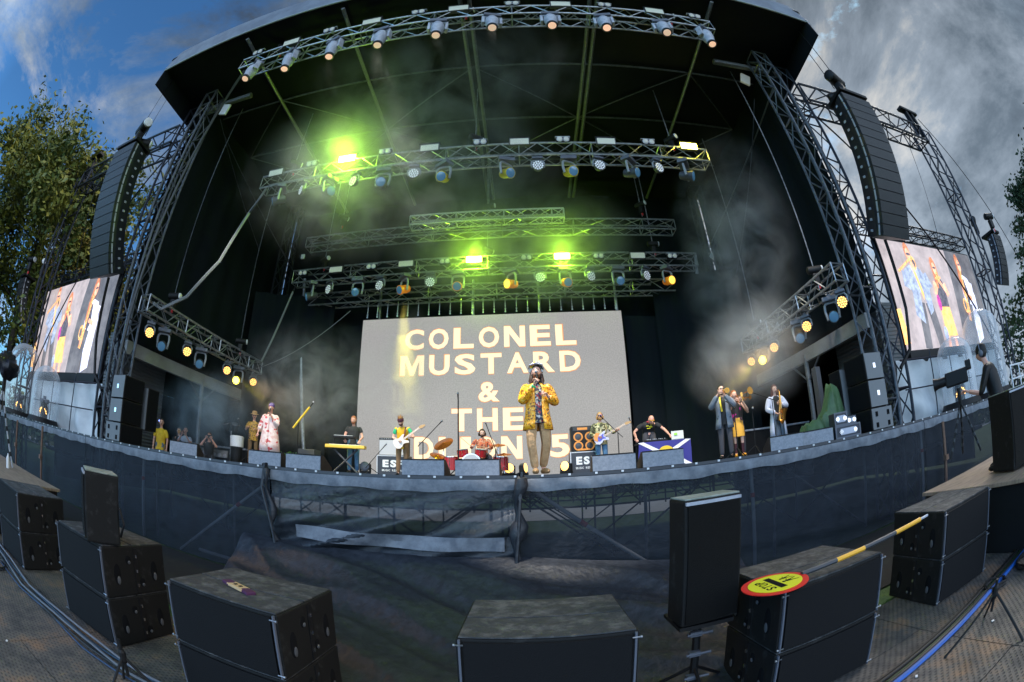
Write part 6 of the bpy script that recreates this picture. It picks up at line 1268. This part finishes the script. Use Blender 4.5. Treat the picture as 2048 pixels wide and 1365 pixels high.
# covered equipment, cases, plants, rail on the right
random.seed(9); vs = []; f = []; nx, ny = 26, 14
for j in range(ny+1):
    for i in range(nx+1):
        u, v = i/nx, j/ny; hgt = (.34+.30*u+.62*math.exp(-((u-.74)/.15)**2))*min(1, 5*v*(1-v)+.0)*min(1, 8*u+.02)*min(1, 9*(1-u)); 
        vs.append((6.55+1.45*u, 7.30+.55*v+.02*math.sin(i*1.7), DZ+.01+max(0, hgt+.035*math.sin(i*1.3+j*.9)+.02*math.sin(j*2.1-i*.6))*(1 if hgt > .02 else 0)))
for j in range(ny):
    for i in range(nx): f.append((j*(nx+1)+i, j*(nx+1)+i+1, (j+1)*(nx+1)+i+1, (j+1)*(nx+1)+i))
tag(MB().add(vs, f).build('covered_equipment', mat('dark green tarpaulin', (.045, .10, .04), .55, var=((.07, .14, .06), 5, .4, .6), bump=(6, .6)), None, True), 'equipment hidden under a dark green tarpaulin at the right end of the stage', 'tarpaulin')
wc = mat('white flight case panel', (.5, .5, .58), .5)
for i, (c, d, w) in enumerate((((7.38, 6.98, DZ), (.62, .4, .24), 'white and silver flight case on the right stage edge, the lower one'), ((7.25, 7.0, DZ+.245), (.32, .3, .26), 'white open flight case stacked on the lower one at right'), ((7.55, 7.0, DZ+.245), (.24, .3, .15), 'small silver case beside the open one on top'))):
    t = case(w, c, d); t.rotation_euler.z = R(-15); t.children[0].data.materials[0] = dgrey; MB().box((0, -d[1]/2-.008, d[2]/2), (d[0]*.6, .012, d[2]*.5)).build('label_plate', wc, t)
    for s_ in (-1, 1): MB().lathe((s_*d[0]*.28, -d[1]/2-.012, d[2]*.5), (0, -1, 0), [(0, .05), (.012, .045)], 12).build('latch', chrome, t, True)
def leafplant(label, c, h, n_, m_):
    mb = MB(); 
    for k_ in range(n_):
        a = random.random()*6.28; r_ = random.random()*.22; p = V((r_*math.cos(a), r_*math.sin(a), random.uniform(.05, h))); d = V((math.cos(a), math.sin(a), .6)).normalized(); x, y, _ = frame(d); L_ = .11
        mb.add([p, p+d*L_*.5+x*.035, p+d*L_, p+d*L_*.5-x*.035], [(0, 1, 2, 3)])
    t = thing('potted_plant', label, 'plant', c); mb.build('foliage', m_, t); MB().lathe((0, 0, 0), (0, 0, 1), [(0, .1), (.16, .14)], 12).build('pot', blk, t, True)
gm = mat('bright leaf', (.10, .26, .05), .5); leafplant('small green leafy plant behind the woman singer monitors', (-5.15, 10.5, DZ), .42, 130, gm)
tag(MB().bbox((-5.75, 12.9, DZ+.35), (.62, .5, .68), .02).build('speaker_cabinet', char), 'dark upright loudspeaker cabinet left of the keyboard', 'loudspeaker')
t = thing('wedge_truss_lamp', 'black slanted lamp bar with lattice front beside the percussion drums', 'lamp bar', (-8.3, 11.0, DZ), R(25)); MB().bbox((0, 0, .16), (.95, .3, .26), .03, (R(-25), 0, R(0))).build('housing', char, t); mb = MB()
for i in range(5): mb.lathe((-.38+i*.19, -.15, .17), (0, -1, .4), [(0, .08), (.012, .06)], 10)
mb.build('lens', dgrey, t, True)
t = thing('blue_lamp', 'small blue white lit tube lamp behind the yellow t-shirt man', 'lamp', (-9.95, 9.8, 2.88)); MB().tube((0, 0, 0), (.22, -.05, -.06), .035, 8).build('lit_tube', mat('blue lit tube', (.3, .4, 1), .4, emit=5, ecol=(.25, .35, 1)), t, True)
t = thing('equipment_table', 'dark table with a pale top rail in the back of the right wing', 'table', (9.2, 12.8, DZ)); MB().box((0, 0, .82), (2.8, .6, .05)).build('table_top', grey, t); MB().box((0, 0, .4), (2.7, .5, .76)).build('front', blk, t)
t = thing('equipment_table', 'dark table with a pale top rail in the back of the left wing', 'table', (-9.8, 13.2, DZ-.3)); MB().box((0, 0, .82), (3.4, .6, .05)).build('table_top', grey, t); MB().box((0, 0, .4), (3.3, .5, .76)).build('front', blk, t)
for s_, x0 in ((1, 16.8),):
    t = thing('railing', 'white railing on the far %s wing' % ('right' if s_ > 0 else 'left'), 'railing', (s_*x0, 6.8, DZ)); 
    for z_ in (.3, .75): MB().tube((0, 0, z_), (s_*5, 0, z_), .03, 6).build('rail', white, t)
    for q in range(6): MB().tube((s_*q, 0, 0), (s_*q, 0, .78), .03, 6).build('rail_post', white, t)
# parked car beyond the stage, seen under the right wing
t = thing('parked_car', 'silver parked car beyond the stage, seen through the mesh under the right wing', 'car', (24.5, 17.5, 0), R(-35)); cp = mat('silver car paint', (.42, .46, .5), .3, .5)
MB().prism([(-2.1, .35), (2.1, .35), (2.15, .75), (1.9, .92), (1.1, 1.0), (.5, 1.42), (-1.2, 1.45), (-1.9, 1.0), (-2.15, .9)], -.85, .85).build('body', cp, t); MB().prism([(1.0, 1.02), (.47, 1.37), (-1.15, 1.40), (-1.7, 1.03)], -.87, .87).build('window', mat('car glass', (.02, .03, .04), .1), t)
for x_ in (-1.35, 1.35):
    for y_ in (-.86, .70): w_ = MB().lathe((x_, y_, .33), (0, 1, 0), [(0, .33), (.16, .33)], 18).build('wheel', blk, t, True); MB().lathe((x_, y_-.004 if y_ < 0 else y_+.164, .33), (0, -1 if y_ < 0 else 1, 0), [(0, .2), (.006, .19)], 14).build('rim', alu, w_)
# ================================================================ trees
leafA = mat('leaf green', (.045, .085, .014), .6, var=((.24, .23, .03), .5, .42, .60)); leafB = mat('leaf autumn', (.30, .20, .03), .6, var=((.05, .075, .02), .8, .42, .62)); leafC = mat('dark leaf', (.04, .07, .035), .6, var=((.08, .11, .04), .6, .42, .6)); bark = mat('bark', (.05, .038, .03), .9, bump=(8, .8))
def tree(label, c, h, cr, zc, rz_, nl, m_, seed=1, leaf=.28, lean=0):
    random.seed(seed); t = thing('broadleaf_tree', label, 'tree', c, 0, 'trees around the stage'); mb = MB(); tips = []
    mb.path([(0, 0, 0), (.1, 0, h*.3), (lean*.5, .1, h*.62), (lean, 0, h*.9)], rs=[h*.024, h*.018, h*.011, .03], n=8)
    for k_ in range(34):
        z0 = h*(.22+.62*random.random()); a = random.random()*6.28; q = math.sqrt(max(.05, 1-((z0+1.5-zc)/rz_)**2)) if abs(z0+1.5-zc) < rz_ else .35; L_ = cr*q*random.uniform(.6, 1.02); e_ = V((L_*math.cos(a), L_*math.sin(a), z0+L_*random.uniform(.2, .7))); s_ = V((lean*z0/h, 0, z0)); m1 = s_+(e_-s_)*.5+V((0, 0, .25))
        mb.path([s_, m1, e_], rs=[h*.007, h*.004, .015], n=5); tips.append(e_); tips.append(m1+V((random.uniform(-.5, .5), random.uniform(-.5, .5), .2)))
        for j in range(3): b_ = s_+(e_-s_)*random.uniform(.4, .95); e2 = b_+V((random.uniform(-1, 1), random.uniform(-1, 1), random.uniform(-.1, 1)))*cr*.24; mb.tube(b_, e2, .03, 4, .01); tips.append(e2)
    mb.build('trunk', bark, t, True)
    for k_ in range(int(len(tips)*.22)):
        a = random.random()*6.28; u = random.uniform(-1, 1); q = math.sqrt(1-u*u); rr = random.random()**.4; tips.append(V((cr*rr*q*math.cos(a), cr*rr*q*math.sin(a), zc+rz_*u*rr)))
    vs = []; f = []
    for k_ in range(nl):
        tp = random.choice(tips); s_ = cr*.085; p = tp+V((random.gauss(0, s_), random.gauss(0, s_), random.gauss(0, s_*.8))); L_ = leaf*random.uniform(.6, 1.3)
        d = V((random.gauss(0, 1), random.gauss(0, 1), random.gauss(0, .7))).normalized(); x, y, _ = frame(d, V((random.random(), random.random(), .5)).normalized()); o = len(vs)
        vs += [p-d*L_*.5, p+x*L_*.28, p+d*L_*.5, p-x*L_*.28]; f.append((o, o+1, o+2, o+3))
    MB().add(vs, f).build('crown', m_, t); return t
tree('large yellow green tree rising behind the left loudspeaker column', (-24.5, 8.5, 0), 18.3, 7.6, 11.0, 7.8, 60000, leafA, 3, .34, .5)
tree('orange tinged tree just behind the left outer mast', (-22.5, 12.5, 0), 13.5, 4.2, 8.5, 5, 18000, leafB, 8, .28)
tree('dark low tree at the far left edge behind the small loudspeaker column', (-29, 3.5, 0), 12, 5.0, 6.5, 5.2, 20000, leafC, 5, .32)
tree('green tree seen between the left side screen and stage tower', (-20.5, 17, 0), 12.5, 4.8, 7.0, 5, 14000, leafA, 12, .26)
tree('dark tree at the far right edge above the camera operator', (31.8, 5.0, 0), 15.0, 4.5, 9.6, 5.2, 24000, leafC, 21, .30)
tree('low dark tree at the right edge behind the mast foot', (27.5, 8.0, 0), 8.0, 3.6, 4.2, 3.2, 6000, leafC, 23, .28)
tree('green bushy tree behind the camera operator', (31, 3.0, 0), 6.5, 4.0, 3.4, 3.0, 5000, leafA, 25, .28)
random.seed(4)
# distant woodland belt
mb = MB()
for k_ in range(15000):
    a = random.uniform(-92, 92); d_ = random.uniform(44, 52); h_ = (3.2+1.2*math.sin(a*.17)+.8*math.sin(a*.6))*random.random(); p = V((d_*math.sin(R(a)), d_*math.cos(R(a)), h_)); L_ = random.uniform(.5, 1.0)
    dd = V((random.gauss(0, 1), random.gauss(0, 1), random.gauss(0, 1))).normalized(); x, y, _ = frame(dd, V((.3, .5, .8)).normalized()); mb.add([p-dd*L_*.5, p+x*L_*.35, p+dd*L_*.5, p-x*L_*.35], [(0, 1, 2, 3)])
tag(mb.build('woodland', leafC), 'low belt of trees beyond the festival field', 'wood', kind='stuff')
# ================================================================ stage smoke
def smoke(name, label, c, d, dens, sc_, lo_, hi_, seed, aniso=0, stretch=(1, 1, 1), colr=(.85, .9, .95)):
    m_ = bpy.data.materials.new(name); m_.use_nodes = True; n = m_.node_tree.nodes; l = m_.node_tree.links; n.remove(n['Principled BSDF'])
    v = n.new('ShaderNodeVolumePrincipled'); v.inputs['Color'].default_value = (*colr, 1); v.inputs['Anisotropy'].default_value = aniso
    t_ = n.new('ShaderNodeTexCoord'); mp = n.new('ShaderNodeMapping'); mp.inputs['Location'].default_value = (seed, seed*2, 0); mp.inputs['Scale'].default_value = stretch; l.new(t_.outputs['Object'], mp.inputs[0])
    ns = n.new('ShaderNodeTexNoise'); ns.inputs['Scale'].default_value = sc_; ns.inputs['Detail'].default_value = 6; ns.inputs['Roughness'].default_value = .62; ns.inputs['Distortion'].default_value = 1.2; l.new(mp.outputs[0], ns.inputs['Vector'])
    mr = n.new('ShaderNodeMapRange'); mr.inputs['From Min'].default_value = lo_; mr.inputs['From Max'].default_value = hi_; mr.inputs['To Max'].default_value = dens; l.new(ns.outputs['Fac'], mr.inputs[0])
    # fades out towards the edge of the cloud
    ln = n.new('ShaderNodeVectorMath'); ln.operation = 'LENGTH'; ms = n.new('ShaderNodeMapping'); ms.inputs['Scale'].default_value = (2/d[0], 2/d[1], 2/d[2]); l.new(t_.outputs['Object'], ms.inputs[0]); l.new(ms.outputs[0], ln.inputs[0])
    fa = n.new('ShaderNodeMapRange'); fa.inputs['From Min'].default_value = 1.0; fa.inputs['From Max'].default_value = .0; fa.interpolation_type = 'SMOOTHSTEP'; l.new(ln.outputs['Value'], fa.inputs[0])
    mu = n.new('ShaderNodeMath'); mu.operation = 'MULTIPLY'; l.new(mr.outputs[0], mu.inputs[0]); l.new(fa.outputs[0], mu.inputs[1]); l.new(mu.outputs[0], v.inputs['Density']); l.new(v.outputs[0], n['Material Output'].inputs['Volume'])
    o = MB().ell((0, 0, 0), [q/2 for q in d], 20, 12).build(name, m_); o.location = c; tag(o, label, 'smoke', kind='stuff'); return o
smoke('stage_smoke', 'green lit smoke drifting around the glowing lamp on the middle truss', (-2.4, 9.3, 10.3), (12, 5.4, 6.8), .42, .8, .40, .72, 1)
smoke('stage_smoke', 'green lit smoke around the two glowing lamps above the screen', (1.0, 12.2, 9.2), (10, 3.8, 5.4), .5, .8, .38, .72, 4)
for (c_, w) in (((-3.69, 8.4, 10.5), 'middle truss'), ((-.4, 12.4, 9.05), 'rear truss, left'), ((2.54, 12.4, 9.05), 'rear truss, right')):
    smoke('lamp_halo_smoke', f'added smoke puff carrying the halo of the blazing lamp on the {w}', c_, (5.6, 2.8, 5.0), .34, 1.1, .22, .75, c_[0])  # denser smoke added round each glowing panel to form its halo
smoke('stage_smoke', 'yellow lit column of smoke in front of the left half of the screen', (-2.65, 13.6, 5.4), (2.2, 1.1, 5.4), 1.4, 1.2, .38, .66, 31)
ld = bpy.data.lights.new('yoke_lamp_light', 'SPOT'); ld.energy = 2600; ld.color = (1, .80, .12); ld.spot_size = R(22); ld.spot_blend = .6; ld.shadow_soft_size = .08
lo = bpy.data.objects.new('yoke_lamp_light', ld); COL.objects.link(lo); lo.location = (-2.81, 13.25, 7.9); lo.rotation_euler = V((.05, .02, -1)).to_track_quat('-Z', 'Y').to_euler()
smoke('stage_smoke', 'blue grey smoke drifting in front of the right side wall', (7.6, 10.8, 8.2), (3.6, 7.0, 9.0), .65, .8, .41, .72, 7)
smoke('stage_smoke', 'thin grey smoke high under the roof front', (-.6, 7.6, 12.0), (11, 4.6, 4.0), .32, .8, .42, .72, 11)
smoke('stage_smoke', 'brownish smoke drifting left of the screen behind the woman singer', (-5.9, 12.3, 4.6), (7, 3.6, 5.0), .55, 1.0, .40, .70, 15)
smoke('stage_smoke', 'thin smoke under the right side truss lit by yellow lamps', (7.3, 10.6, 4.6), (4, 6.0, 3.4), .9, .7, .38, .7, 19)
smoke('stage_smoke', 'pale smoke drifting in the dark left wing opening', (-8.2, 10.4, 3.3), (4, 4.5, 3.2), 1.0, .8, .42, .72, 23, colr=(.6, .8, 1))
